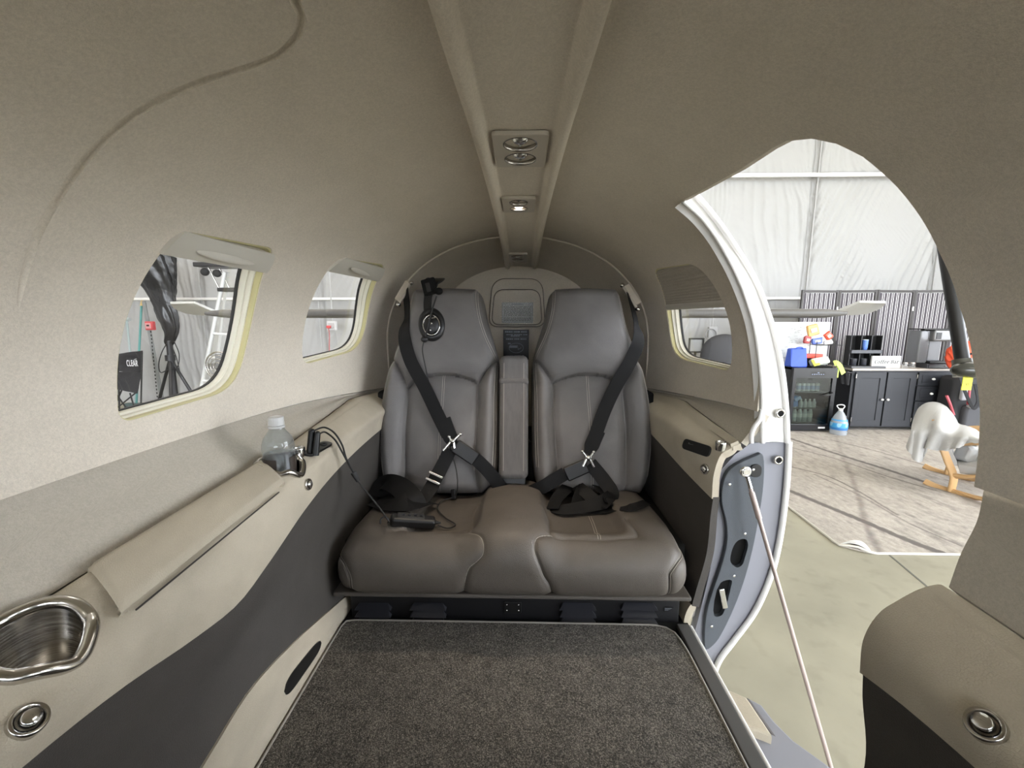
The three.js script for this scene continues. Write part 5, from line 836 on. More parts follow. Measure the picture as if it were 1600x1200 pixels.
// coffee cabinet
const cf = onFloor(1328, 673), DC = -cf.z, P = (px, py, k = 0) => atD(px, py, DC + k);
const cabBlack = colored(0.014, 0.0155, 0.020, 0.55), topY = P(1400, 577).y, cabL = P(1331, 600).x, cabR = P(1545, 600).x, cabB = P(1400, 668).y, CD = 0.48;
{
  const t = thing('coffee_cabinet', 'black coffee cabinet with panelled doors, white knobs and a pale worktop, on casters', 'cabinet');
  const bx = (x0, x1, y0, y1, d0, d1, r = 0.006) => rb(x1 - x0, y1 - y0, d1 - d0, r, new THREE.Vector3((x0 + x1) / 2, (y0 + y1) / 2, -(d0 + d1) / 2));
  part(t, 'carcass', bx(cabL, cabR, cabB, topY - 0.02, DC + 0.02, DC + CD), cabBlack);
  part(t, 'worktop', bx(cabL - 0.03, cabR + 0.03, topY - 0.022, topY + 0.012, DC - 0.02, DC + CD + 0.02, 0.008), colored(0.42, 0.38, 0.34, 0.4));
  const X = (px) => P(px, 620).x, cols = [[1333, 1381], [1382.5, 1428]];
  for (const [a, b] of cols) {
    const d = sub(t, 'door'); const x0 = X(a) + 0.004, x1 = X(b) - 0.004, y0 = cabB + 0.02, y1 = topY - 0.045;
    part(d, 'frame', at(extrude(roundRect(x1 - x0, y1 - y0, 0.004), 0.02, 0.003, [roundRect(x1 - x0 - 0.17, y1 - y0 - 0.18, 0.004)]), (x0 + x1) / 2, (y0 + y1) / 2, -DC - 0.02), cabBlack);
    part(d, 'panel', at(rb(x1 - x0 - 0.16, y1 - y0 - 0.17, 0.012, 0.004), (x0 + x1) / 2, (y0 + y1) / 2, -DC - 0.012), cabBlack);
    const kx = a < 1350 ? x1 - 0.03 : x0 + 0.03; part(d, 'knob', at(new THREE.SphereGeometry(0.018, 16, 12), kx, lerp(y0, y1, 0.5), -DC + 0.022), colored(0.8, 0.8, 0.78, 0.3));
    for (const yy of [y0 + 0.1, y1 - 0.06]) part(d, 'hinge', bx(a < 1350 ? x0 - 0.008 : x1 - 0.004, a < 1350 ? x0 + 0.004 : x1 + 0.010, yy - 0.03, yy + 0.03, DC - 0.014, DC - 0.004, 0.003), M.steel);
  }
  const dx0 = X(1430.5), dx1 = X(1474), rows = [[topY - 0.045, topY - 0.24], [topY - 0.25, topY - 0.47], [topY - 0.48, cabB + 0.02]];
  for (const [y1, y0] of rows) { const d = sub(t, 'drawer'); part(d, 'front', bx(dx0, dx1, y0, y1, DC - 0.006, DC + 0.02), cabBlack); part(d, 'moulding', at(extrude(roundRect(dx1 - dx0 - 0.10, y1 - y0 - 0.07, 0.004), 0.006, 0.002, [roundRect(dx1 - dx0 - 0.13, y1 - y0 - 0.10, 0.004)]), (dx0 + dx1) / 2, (y0 + y1) / 2, -DC + 0.004), cabBlack); part(d, 'knob', at((() => { const g = new THREE.SphereGeometry(0.02, 16, 12); g.scale(1.2, 0.9, 0.9); return g; })(), (dx0 + dx1) / 2, (y0 + y1) / 2, -DC + 0.024), colored(0.8, 0.8, 0.78, 0.3)); }
  for (const [x, d] of [[cabL + 0.03, DC + 0.05], [cabR - 0.05, DC + 0.05], [cabL + 0.03, DC + CD - 0.05], [cabR - 0.05, DC + CD - 0.05]]) { const c = sub(t, 'caster'); const w = cyl(0.036, 0.036, 0.024, 20); w.rotateZ(Math.PI / 2); part(c, 'wheel', at(w, x, 0.036 + 0.01, -d), M.rubber); part(c, 'hub', at((() => { const q = cyl(0.018, 0.018, 0.028, 16); q.rotateZ(Math.PI / 2); return q; })(), x, 0.046, -d), M.steel); part(c, 'fork', bx(x - 0.02, x + 0.02, 0.06, cabB + 0.01, d - 0.012, d + 0.012), M.steel); }
  const rail = sub(t, 'towel_rail'); part(rail, 'bar', rod(new THREE.Vector3(cabL - 0.10, topY - 0.05, -DC + 0.0), new THREE.Vector3(cabL - 0.10, topY - 0.05, -DC - CD + 0.05), 0.010), M.blackPlastic); for (const k of [0.0, CD - 0.06]) part(rail, 'arm', rod(new THREE.Vector3(cabL, topY - 0.05, -DC - k), new THREE.Vector3(cabL - 0.10, topY - 0.05, -DC - k), 0.010), M.blackPlastic);
}
const onTop = (px, k = 0.16) => { const p = P(px, 575, k); p.y = topY + 0.012; return p; };
{
  // cup organiser
  const t = thing('cup_organiser', 'black tiered cup organiser at the left end of the coffee cabinet', 'organiser'), a = onTop(1317, 0.2), b = onTop(1364, 0.2), w = b.x - a.x, h = P(1340, 524, 0.2).y - a.y;
  const bb = (x0, x1, y0, y1, z0, z1) => rb(x1 - x0, y1 - y0, z1 - z0, 0.004, new THREE.Vector3(a.x + (x0 + x1) / 2, a.y + (y0 + y1) / 2, a.z + (z0 + z1) / 2));
  part(t, 'base', bb(-0.03, w + 0.02, 0, 0.03, -0.02, 0.20), colored(0.05, 0.05, 0.055, 0.4));
  part(t, 'back_plate', bb(0, w, 0.03, h, -0.02, -0.005), M.blackPlastic);
  for (const x of [0, w / 3, 2 * w / 3, w]) part(t, 'divider', bb(x - 0.006, x + 0.006, 0.03, h, -0.01, 0.10), M.blackPlastic);
  part(t, 'shelf', bb(0, w, h * 0.45, h * 0.45 + 0.05, 0.0, 0.13), colored(0.035, 0.037, 0.045, 0.4));
  for (let k = 0; k < 3; k++) part(t, 'holder', at(lathe([[0.048, 0.13], [0.042, 0.03], [0.0, 0.028]], 20), a.x + (k + 0.5) * w / 3, a.y + 0.005, a.z + 0.08), colored(0.03, 0.032, 0.04, 0.4));
  const c = thing('paper_cups', 'stack of blue paper cups in the middle of the cup organiser', 'cups'); part(c, 'stack', at(lathe([[0, 0], [0.030, 0], [0.036, 0.05], [0.034, 0.051], [0.037, 0.10], [0.035, 0.101], [0.038, 0.145], [0.034, 0.15]], 20), a.x + w / 2, a.y + h * 0.45 + 0.05, a.z + 0.075), colored(0.10, 0.20, 0.55, 0.5)); part(c, 'rim', at(new THREE.TorusGeometry(0.037, 0.003, 6, 20).rotateX(Math.PI / 2), a.x + w / 2, a.y + h * 0.45 + 0.2, a.z + 0.075), colored(0.8, 0.8, 0.8));
  const s = thing('sugar_sachets', 'small heap of white sachets on the cup organiser base', 'sachets'); for (let k = 0; k < 7; k++) part(s, 'sachet', at(rb(0.05, 0.008, 0.035, 0.003).rotateY(k * 1.3).rotateX(0.2 * (k % 3)), a.x + w * 0.78 + 0.02 * (k % 3), a.y + 0.038 + 0.008 * k, a.z + 0.12 + 0.012 * (k % 2)), colored(0.8, 0.8, 0.8, 0.5));
}
{
  const a = P(1360.5, 568, 0.05), b = P(1408.5, 549, 0.05), w = b.x - a.x, h = b.y - a.y, t = thing('sign', 'white wooden sign reading Coffee Bar on the worktop', 'sign');
  const tex = canvasTex(512, Math.round(512 * h / w), (g, W, H) => { g.fillStyle = '#bdbdba'; g.fillRect(0, 0, W, H); g.fillStyle = '#111113'; g.font = 'italic bold ' + Math.min(Math.round(H * 0.5), 88) + 'px serif'; g.textAlign = 'center'; g.fillText('Coffee Bar', W * 0.5, H * 0.62, W * 0.86); });
  const box = new THREE.BoxGeometry(w, h, 0.03), m = std({ map: tex, roughness: 0.5 }), pl = colored(0.48, 0.48, 0.47, 0.5);
  part(t, 'board', rb(w, h, 0.028, 0.004, new THREE.Vector3((a.x + b.x) / 2, topY + 0.012 + h / 2, a.z)), pl); part(t, 'face', at(new THREE.BoxGeometry(w * 0.985, h * 0.96, 0.003), (a.x + b.x) / 2, topY + 0.012 + h / 2, a.z + 0.0145), m);
}
{
  // coffee machine
  const t = thing('coffee_machine', 'silver and black single-serve coffee machine with a clear water tank', 'coffee machine'), a = onTop(1421, 0.2), b = onTop(1464, 0.2), w = b.x - a.x, H = P(1440, 515, 0.2).y - a.y, y0 = a.y + 0.07, grey = colored(0.12, 0.12, 0.125, 0.4, { metalness: 0.3 });
  const bb = (x0, x1, y0_, y1, z0, z1, r = 0.015) => rb(x1 - x0, y1 - y0_, z1 - z0, r, new THREE.Vector3(a.x + (x0 + x1) / 2, (y0_ + y1) / 2, a.z + (z0 + z1) / 2), 3);
  part(t, 'column', bb(w * 0.38, w * 0.98, y0, a.y + H * 0.8, -0.12, 0.02), grey); part(t, 'head', bb(w * 0.36, w, a.y + H * 0.70, a.y + H, -0.10, 0.16, 0.03), colored(0.17, 0.17, 0.17, 0.3, { metalness: 0.3 })); part(t, 'lid', bb(0, w * 0.98, a.y + H, a.y + H + 0.016, -0.11, 0.15, 0.007), M.blackPlastic);
  part(t, 'water_tank', bb(0, w * 0.36, y0, a.y + H * 0.985, -0.10, 0.10, 0.02), phys({ color: lin(0.45, 0.46, 0.48), roughness: 0.05, transmission: 0.7, thickness: 0, ior: 1.4 })); part(t, 'screen', bb(w * 0.42, w * 0.60, a.y + H * 0.76, a.y + H * 0.93, 0.155, 0.166, 0.004), M.blackPlastic); part(t, 'spout', bb(w * 0.40, w * 0.50, y0, a.y + H * 0.72, 0.02, 0.05, 0.01), M.blackPlastic); part(t, 'drip_tray', bb(w * 0.34, w, y0, y0 + 0.035, -0.02, 0.16, 0.01), M.blackPlastic);
  const s = thing('pod_drawer', 'black mesh pod drawer under the coffee machine', 'drawer'); const c0 = onTop(1431, 0.18), c1 = onTop(1482, 0.18); part(s, 'case', rb(c1.x - c0.x, 0.066, 0.33, 0.006, new THREE.Vector3((c0.x + c1.x) / 2, c0.y + 0.034, c0.z + 0.01)), colored(0.035, 0.035, 0.04, 0.4)); part(s, 'front', rb(c1.x - c0.x - 0.02, 0.05, 0.012, 0.004, new THREE.Vector3((c0.x + c1.x) / 2, c0.y + 0.034, c0.z + 0.18)), M.louver); part(s, 'handle', at(new THREE.SphereGeometry(0.008, 10, 8), (c0.x + c1.x) / 2, c0.y + 0.034, c0.z + 0.192), M.steel);
  for (const [px, lab] of [[1413, 'small glass jar with a steel lid left of the coffee machine'], [1425, 'smaller glass jar right beside the coffee machine']]) { const j = thing('jar', lab, 'jar'), p = onTop(px, 0.05); part(j, 'glass', at(lathe([[0, 0], [0.036, 0], [0.038, 0.01], [0.038, 0.06], [0.034, 0.07]], 20), p), phys({ color: 0xffffff, roughness: 0.05, transmission: 0.9, thickness: 0, ior: 1.45 })); part(j, 'lid', at(cyl(0.037, 0.037, 0.018, 20), p.x, p.y + 0.078, p.z), M.steel); }
  const cc = thing('white_cable', 'coiled white cable at the right end of the worktop', 'cable'), q = onTop(1483, 0.15); const co = []; for (let k = 0; k <= 60; k++) { const f = k / 60 * Math.PI * 6; co.push(new THREE.Vector3(q.x + 0.06 * Math.cos(f), q.y + 0.05 + 0.045 * Math.sin(f), q.z + 0.02 * Math.sin(k))); } part(cc, 'coil', tube(co, 0.006, 200, 6), colored(0.8, 0.8, 0.8, 0.5));
}
// fridge with glass door
const ff = onFloor(1272, 675.5), DF = -ff.z, Q = (px, py, k = 0) => atD(px, py, DF + k);
{
  const t = thing('drinks_fridge', 'black glass-door drinks fridge beside the coffee cabinet', 'fridge'), x0 = Q(1236, 620).x, x1 = Q(1304, 620).x, y1 = Q(1270, 575).y, y0 = 0.03, dk = 0.5;
  const bb = (a, b, c, d, e, f, r = 0.006) => rb(b - a, d - c, f - e, r, new THREE.Vector3((a + b) / 2, (c + d) / 2, -(DF + (e + f) / 2)));
  const bl = colored(0.012, 0.012, 0.014, 0.25);
  part(t, 'cabinet', [bb(x0, x0 + 0.03, y0, y1, 0.05, dk), bb(x1 - 0.03, x1, y0, y1, 0.05, dk), bb(x0, x1, y1 - 0.035, y1, 0.05, dk), bb(x0, x1, y0, y0 + 0.08, 0.05, dk), bb(x0, x1, y0, y1, dk - 0.03, dk)], bl);
  const dr = sub(t, 'door'); const W = x1 - x0, H = y1 - y0;
  part(dr, 'frame', at(extrude(roundRect(W, H, 0.006), 0.04, 0.003, [roundPoly([[-W / 2 + 0.045, -H / 2 + 0.09, 0.01], [W / 2 - 0.06, -H / 2 + 0.09, 0.01], [W / 2 - 0.06, H / 2 - 0.15, 0.01], [-W / 2 + 0.045, H / 2 - 0.15, 0.01]])]), (x0 + x1) / 2, (y0 + y1) / 2, -DF - 0.04), bl);
  part(dr, 'pane', bb(x0 + 0.03, x1 - 0.04, y0 + 0.07, y1 - 0.13, 0.012, 0.016, 0.001), phys({ color: lin(0.62, 0.66, 0.62), roughness: 0, transmission: 1, thickness: 0, ior: 1.5 }));
  part(dr, 'handle', tube([new THREE.Vector3(x1 - 0.05, y0 + H * 0.62, -DF + 0.01), new THREE.Vector3(x1 - 0.06, y0 + H * 0.60, -DF + 0.03), new THREE.Vector3(x1 - 0.17, y0 + H * 0.56, -DF + 0.035), new THREE.Vector3(x1 - 0.2, y0 + H * 0.565, -DF + 0.01)], 0.008, 30, 8), bl);
  part(dr, 'badge', bb(x1 - 0.19, x1 - 0.09, y0 + 0.03, y0 + 0.055, -0.006, 0.002, 0.002), colored(0.8, 0.8, 0.8, 0.3));
  const disp = canvasTex(128, 48, (g, w, h) => { g.fillStyle = '#050506'; g.fillRect(0, 0, w, h); g.fillStyle = '#7d87a0'; for (let k = 0; k < 6; k++) g.fillRect(8 + k * 20, 26, 11, 9); g.fillRect(58, 6, 16, 10); }); part(dr, 'display', bb(lerp(x0, x1, 0.40), lerp(x0, x1, 0.72), y1 - 0.115, y1 - 0.055, -0.004, 0, 0.001), std({ map: disp, roughness: 0.2 }));
  const ys = [y0 + 0.10, y0 + H * 0.335, y0 + H * 0.60];
  for (const y of ys) part(t, 'shelf', bb(x0 + 0.03, x1 - 0.03, y - 0.008, y, 0.08, dk - 0.04, 0.002), colored(0.10, 0.10, 0.10, 0.4));
  const ORD = ['first', 'second', 'third', 'fourth', 'fifth'];
  const bottle = (r, h, col) => { const o = thing('drink_bottle', 'leftmost clear water bottle on the bottom shelf of the fridge', 'bottle', 'bottles on the bottom fridge shelf'); part(o, 'body', lathe([[0, 0], [r, 0], [r, h * 0.62], [r * 0.42, h * 0.86], [r * 0.42, h * 0.92]], 16), colored(0.55, 0.58, 0.62, 0.15)); part(o, 'label', lathe([[r * 1.02, h * 0.28], [r * 1.02, h * 0.52]], 16), colored(0.75, 0.77, 0.8, 0.5)); part(o, 'cap', at(cyl(r * 0.45, r * 0.45, h * 0.08, 12), 0, h * 0.96, 0), colored(0.8, 0.8, 0.82, 0.4)); return o; };
  const b1 = bottle(0.032, 0.235); b1.position.set(lerp(x0, x1, 0.16), ys[0], -DF - 0.16); for (let k = 1; k < 5; k++) copy(b1, new THREE.Vector3(lerp(x0, x1, 0.16 + 0.125 * k), ys[0], -DF - 0.16), ORD[k] + ' clear water bottle from the left on the bottom shelf of the fridge');
  const can = thing('drink_can', 'leftmost silver drink can on the top shelf of the fridge', 'can', 'cans on the top fridge shelf'); part(can, 'body', lathe([[0, 0], [0.026, 0.003], [0.030, 0.012], [0.030, 0.118], [0.025, 0.128], [0, 0.126]], 16), colored(0.55, 0.58, 0.64, 0.3, { metalness: 0.4 })); part(can, 'band', lathe([[0.0306, 0.03], [0.0306, 0.09]], 16), colored(0.25, 0.32, 0.50, 0.4)); can.position.set(lerp(x0, x1, 0.33), ys[2], -DF - 0.17); for (let k = 1; k < 5; k++) copy(can, new THREE.Vector3(lerp(x0, x1, 0.33 + 0.11 * k), ys[2], -DF - 0.17), ORD[k] + ' silver drink can from the left on the top shelf of the fridge');
  const box = thing('drink_carton', 'blue drink carton lying on the middle shelf of the fridge', 'carton'); part(box, 'carton', at(rb(0.13, 0.16, 0.12, 0.006).rotateZ(0.12), lerp(x0, x1, 0.22), ys[1] + 0.09, -DF - 0.2), colored(0.10, 0.20, 0.50, 0.5)); part(box, 'flap', at(rb(0.10, 0.05, 0.13, 0.006).rotateZ(0.5), lerp(x0, x1, 0.30), ys[1] + 0.14, -DF - 0.19), colored(0.35, 0.45, 0.70, 0.5));
  const mid = thing('small_bottle', 'small clear bottle next to the blue carton on the middle fridge shelf', 'bottle', 'bottles on the middle fridge shelf'); part(mid, 'body', lathe([[0, 0], [0.028, 0], [0.028, 0.08], [0.012, 0.115]], 16), colored(0.55, 0.57, 0.60, 0.15)); part(mid, 'cap', at(cyl(0.013, 0.013, 0.02, 12), 0, 0.122, 0), colored(0.75, 0.75, 0.78, 0.4)); mid.position.set(lerp(x0, x1, 0.42), ys[1], -DF - 0.17); for (let k = 1; k < 4; k++) copy(mid, new THREE.Vector3(lerp(x0, x1, 0.42 + 0.105 * k), ys[1], -DF - 0.17), ORD[k] + ' small clear bottle right of the blue carton on the middle fridge shelf');
  // things on the fridge
  const T = (px, k = 0.2) => { const p = Q(px, 575, k); p.y = y1; return p; };
  const bag = thing('cooler_bag', 'creased blue fabric bag standing on the drinks fridge', 'bag'); { const p = T(1243, 0.15), w = 0.25, h = 0.28, g = new RoundedBoxGeometry(w, h, 0.16, 10, 0.02), q = g.attributes.position; for (let i = 0; i < q.count; i++) { const x = q.getX(i), y = q.getY(i), z = q.getZ(i), k = 0.018 * (fbm(x * 16 + 5, y * 16 + z * 9 + 3, 3) - 0.45) * 2, s = 1 - 0.18 * smooth(0, h / 2, y); q.setXYZ(i, x * s + k, y + k, z * (s - 0.2 * smooth(0.05, h / 2, y)) + k * 1.5); } g.computeVertexNormals(); part(bag, 'body', at(g, p.x, p.y + h / 2, p.z), colored(0.045, 0.10, 0.52, 0.55)); part(bag, 'handle', tube([new THREE.Vector3(p.x - 0.06, p.y + h - 0.01, p.z + 0.04), new THREE.Vector3(p.x - 0.03, p.y + h + 0.01, p.z + 0.05), new THREE.Vector3(p.x + 0.03, p.y + h + 0.012, p.z + 0.05), new THREE.Vector3(p.x + 0.06, p.y + h - 0.01, p.z + 0.04)], 0.008, 20, 6), colored(0.05, 0.12, 0.55, 0.5)); }
  const rack = thing('wire_rack', 'small wire rack over the fridge top holding snack packets', 'rack'); { const p = T(1262, 0.3), q = T(1301, 0.3), yt = Q(1280, 538.5, 0.3).y; for (const x of [p.x, q.x]) for (const z of [p.z, p.z + 0.14]) part(rack, 'leg', rod(new THREE.Vector3(x, y1, z), new THREE.Vector3(x, yt + 0.06, z), 0.005, 8), M.rubber); for (let k = 0; k < 5; k++) part(rack, 'wire', rod(new THREE.Vector3(p.x, yt, p.z + 0.035 * k), new THREE.Vector3(q.x, yt, p.z + 0.035 * k), 0.004, 8), M.rubber); 
    const packet = (name, label, px, py, w, h, r, gg, b, rot) => { const o = thing(name, label, 'snack packet'), c = Q(px, py, 0.22), geo = new RoundedBoxGeometry(w, h, 0.05, 6, 0.02), A = geo.attributes.position; for (let i = 0; i < A.count; i++) { const n = 0.014 * (fbm(A.getX(i) * 30 + px, A.getY(i) * 30 + 4, 3) - 0.45) * 2; A.setXYZ(i, A.getX(i) + n, A.getY(i) + n, A.getZ(i) * (1 - 0.5 * Math.abs(A.getY(i)) / h) + n); } geo.computeVertexNormals(); geo.rotateZ(rot); part(o, 'bag', at(geo, c), colored(r, gg, b, 0.35)); const l = rb(w * 0.5, h * 0.35, 0.012, 0.004); l.rotateZ(rot); part(o, 'print', at(l, c.x, c.y, c.z + 0.026), colored(0.8, 0.78, 0.72, 0.4)); };
    packet('snack_packet', 'golden brown snack packet at the back of the wire rack', 1270, 516, 0.17, 0.17, 0.62, 0.36, 0.12, 0.3); packet('snack_packet', 'blue and white snack packet in the wire rack', 1276, 533, 0.15, 0.09, 0.10, 0.16, 0.50, 0.15); packet('snack_packet', 'dark red snack packet at the left of the wire rack', 1261, 531, 0.09, 0.11, 0.35, 0.05, 0.05, -0.2); packet('snack_packet', 'orange red snack packet leaning at the right of the wire rack', 1294, 525, 0.10, 0.12, 0.75, 0.10, 0.05, 0.7); packet('snack_packet', 'white snack packet lying at the right end of the wire rack', 1294, 535, 0.12, 0.07, 0.7, 0.7, 0.68, 0.2); }
  const tray = thing('red_box', 'long flat red box on the fridge behind the snack tray', 'box'); { const c = Q(1269, 556, 0.25); part(tray, 'box', rb(0.24, 0.06, 0.12, 0.006, c), colored(0.72, 0.07, 0.04, 0.5)); part(tray, 'stand', rb(0.22, Math.max(0.02, c.y - 0.03 - y1), 0.10, 0.004, new THREE.Vector3(c.x, (c.y - 0.03 + y1) / 2, c.z)), M.blackMatte); }
  const sn = thing('snack_tray', 'yellow-green and white snack bag on a black tray on the fridge', 'snacks'); { const c = T(1278, 0.10); part(sn, 'tray', rb(0.30, 0.02, 0.18, 0.006, new THREE.Vector3(c.x, c.y + 0.012, c.z)), M.blackMatte); const g = new RoundedBoxGeometry(0.26, 0.11, 0.10, 6, 0.03); g.rotateZ(0.18); g.rotateX(-0.5); part(sn, 'bag', at(g, c.x + 0.01, c.y + 0.085, c.z), colored(0.62, 0.66, 0.58, 0.35)); part(sn, 'print', at(rb(0.10, 0.10, 0.012, 0.004).rotateZ(0.25).rotateX(-0.5), c.x - 0.08, c.y + 0.075, c.z + 0.055), colored(0.62, 0.66, 0.05, 0.4)); }
  const rib = thing('green_ribbon', 'lime green cloth strip hanging between fridge and coffee cabinet', 'cloth'); { const r0 = P(1303, 568, -0.06), r1 = P(1312, 571, -0.08), r2 = P(1318, 584, -0.08), r3 = P(1308, 590, -0.07), nn = new THREE.Vector3(0, 0.4, 0.9).normalize(); part(rib, 'strip', ribbon([r0, P(1307, 567, -0.07), r1, P(1315, 577, -0.08), r2], [nn, nn], 0.075, 0.004, 10), colored(0.50, 0.66, 0.14, 0.7)); part(rib, 'strip', ribbon([P(1309, 570, -0.075), P(1309, 580, -0.078), r3], [nn, nn], 0.03, 0.004, 10), colored(0.50, 0.66, 0.14, 0.7)); }
  const mitt = thing('oven_mitt', 'dark grey cloth hanging over the towel rail of the cabinet', 'cloth'); { const m0 = new THREE.Vector3(cabL - 0.10, topY - 0.05, -DC - 0.05), nn = new THREE.Vector3(-0.3, 0.1, 0.95).normalize(); const rows = []; for (let i = 0; i <= 10; i++) { const row = []; for (let k = 0; k <= 12; k++) { const v = k / 12, a = v * Math.PI * 0.6; row.push(new THREE.Vector3(m0.x + 0.013 * Math.cos(a) + 0.01 * Math.sin(i + v * 3) + 0.05 * v, m0.y + 0.014 - 0.20 * v * v, m0.z + 0.06 - 0.16 * i / 10)); } rows.push(row); } part(mitt, 'cloth', slabGeo(rows, 0.008), colored(0.06, 0.06, 0.065, 0.9)); }
}
{
  // water jug
  const p = onFloor(1309, 679), t = thing('water_jug', 'clear water jug with a blue label on the floor beside the fridge', 'jug'), r = 0.105;
  part(t, 'body', at(lathe([[0, 0.0], [r * 0.92, 0.0], [r, 0.02], [r, 0.17], [r * 0.97, 0.20], [r * 0.62, 0.29], [0.032, 0.345], [0.026, 0.36]], 28), p), phys({ color: lin(0.62, 0.66, 0.70), roughness: 0.06, transmission: 0.55, thickness: 0, ior: 1.45 }));
  part(t, 'label', at(lathe([[r * 1.01, 0.085], [r * 1.01, 0.175], [r * 0.86, 0.235]], 28), p), std({ map: canvasTex(256, 64, (g, w, h) => { g.fillStyle = '#3f97cf'; g.fillRect(0, 0, w, h); g.fillStyle = '#8fc0de'; for (let k = 0; k < 6; k++) { g.beginPath(); g.ellipse(k * 43 + 16, 34, 10, 15, 0.4, 0, 7); g.fill(); } g.fillStyle = '#2b6cab'; g.fillRect(0, 52, w, 12); }), roughness: 0.4 }));
  part(t, 'cap', at(cyl(0.028, 0.028, 0.03, 18), p.x, 0.372, p.z), colored(0.8, 0.8, 0.8, 0.4)); part(t, 'handle', tube([new THREE.Vector3(p.x - 0.02, 0.375, p.z), new THREE.Vector3(p.x - 0.06, 0.43, p.z), new THREE.Vector3(p.x, 0.445, p.z + 0.01), new THREE.Vector3(p.x + 0.05, 0.42, p.z), new THREE.Vector3(p.x + 0.02, 0.37, p.z)], 0.007, 40, 8), colored(0.8, 0.8, 0.8, 0.4));
}
// whiteboard
{
  const c0 = Q(1205, 503, 0.42), c1 = Q(1288, 585, 0.42), w = c1.x - c0.x, h = c0.y - c1.y, t = thing('whiteboard', 'white board with pencilled notes behind the fridge', 'whiteboard');
  const tex = canvasTex(512, 512, (g, W, H) => { g.fillStyle = '#c6caca'; g.fillRect(0, 0, W, H); g.fillStyle = '#8c9194'; for (let k = 0; k < 150; k++) { const x = 60 + rnd() * 400, y = 40 + rnd() * 300; g.fillRect(x, y, 5 + rnd() * 18, 3); } g.fillStyle = '#7b7f84'; g.fillRect(90, 26, 50, 8); g.fillRect(330, 26, 60, 8); g.fillRect(110, 348, 260, 5); g.strokeStyle = '#a33'; });
  part(t, 'board', at(rb(w, h, 0.02, 0.008), (c0.x + c1.x) / 2, (c0.y + c1.y) / 2, c0.z), colored(0.55, 0.56, 0.56, 0.3)); part(t, 'face', at(new THREE.BoxGeometry(w * 0.97, h * 0.97, 0.003), (c0.x + c1.x) / 2, (c0.y + c1.y) / 2, c0.z + 0.010), std({ map: tex, roughness: 0.3 }));
  for (const k of [-1, 1]) part(t, 'leg', rod(new THREE.Vector3((c0.x + c1.x) / 2 + k * w * 0.4, 0, c0.z - 0.02), new THREE.Vector3((c0.x + c1.x) / 2 + k * w * 0.4, c0.y, c0.z - 0.02), 0.012), M.steel);
}
// folding screen
{
  const DS = DC + 0.78, t = thing('folding_screen', 'tall folding screen of striped grey and white fabric panels behind the coffee corner', 'screen'), top = atD(1360, 453, DS).y;
  const stripe = canvasTex(512, 64, (g, W, H) => { const cs = ['#cfcece', '#5d5860', '#2c292e', '#88828a', '#3a373c', '#d3d2d2', '#6a646c', '#343136']; const ws = [10, 7, 13, 5, 12, 9, 5, 12]; let x = 0, i = 0; while (x < W) { g.fillStyle = cs[i % 8]; g.fillRect(x, 0, ws[i % 8], H); x += ws[i % 8]; i++; } for (let k = 0; k < 900; k++) { g.fillStyle = 'rgba(60,58,62,0.10)'; g.fillRect(rnd() * W, rnd() * H, 4, 1); } });
  stripe.wrapT = THREE.RepeatWrapping; stripe.repeat.set(1, 8); const fab = std({ map: stripe, roughness: 0.9 }), fr = colored(0.045, 0.04, 0.038, 0.5);
  const ed = [1246, 1303, 1363, 1420, 1479, 1545, 1612].map((px, i) => { const p = atD(px, 520, DS + (i % 2 ? 0.05 : -0.05)); return p; });
  for (let i = 0; i < ed.length - 1; i++) {
    const a = ed[i], b = ed[i + 1], g = sub(t, 'panel'), X = new THREE.Vector3(b.x - a.x, 0, b.z - a.z), W = X.length(), c = new THREE.Vector3((a.x + b.x) / 2, 0, (a.z + b.z) / 2), Y = new THREE.Vector3(0, 1, 0), pl = (geo, u, y) => orient(geo, c.clone().addScaledVector(X.clone().normalize(), u).setY(y), X, Y);
    part(g, 'fabric', pl(new THREE.BoxGeometry(W - 0.07, top - 0.2, 0.008), 0, (top + 0.1) / 2), fab);
    for (const k of [-1, 1]) part(g, 'post', pl(rb(0.036, top - 0.02, 0.03, 0.005), k * (W / 2 - 0.020), top / 2 + 0.01), fr);
    for (const y of [top - 0.022, 0.12]) part(g, 'rail', pl(rb(W - 0.07, 0.036, 0.028, 0.005), 0, y), fr);
    if (i) for (const y of [top * 0.86, top * 0.3]) part(g, 'hinge', pl(rb(0.022, 0.07, 0.036, 0.003), -W / 2, y), M.steel);
  }
}
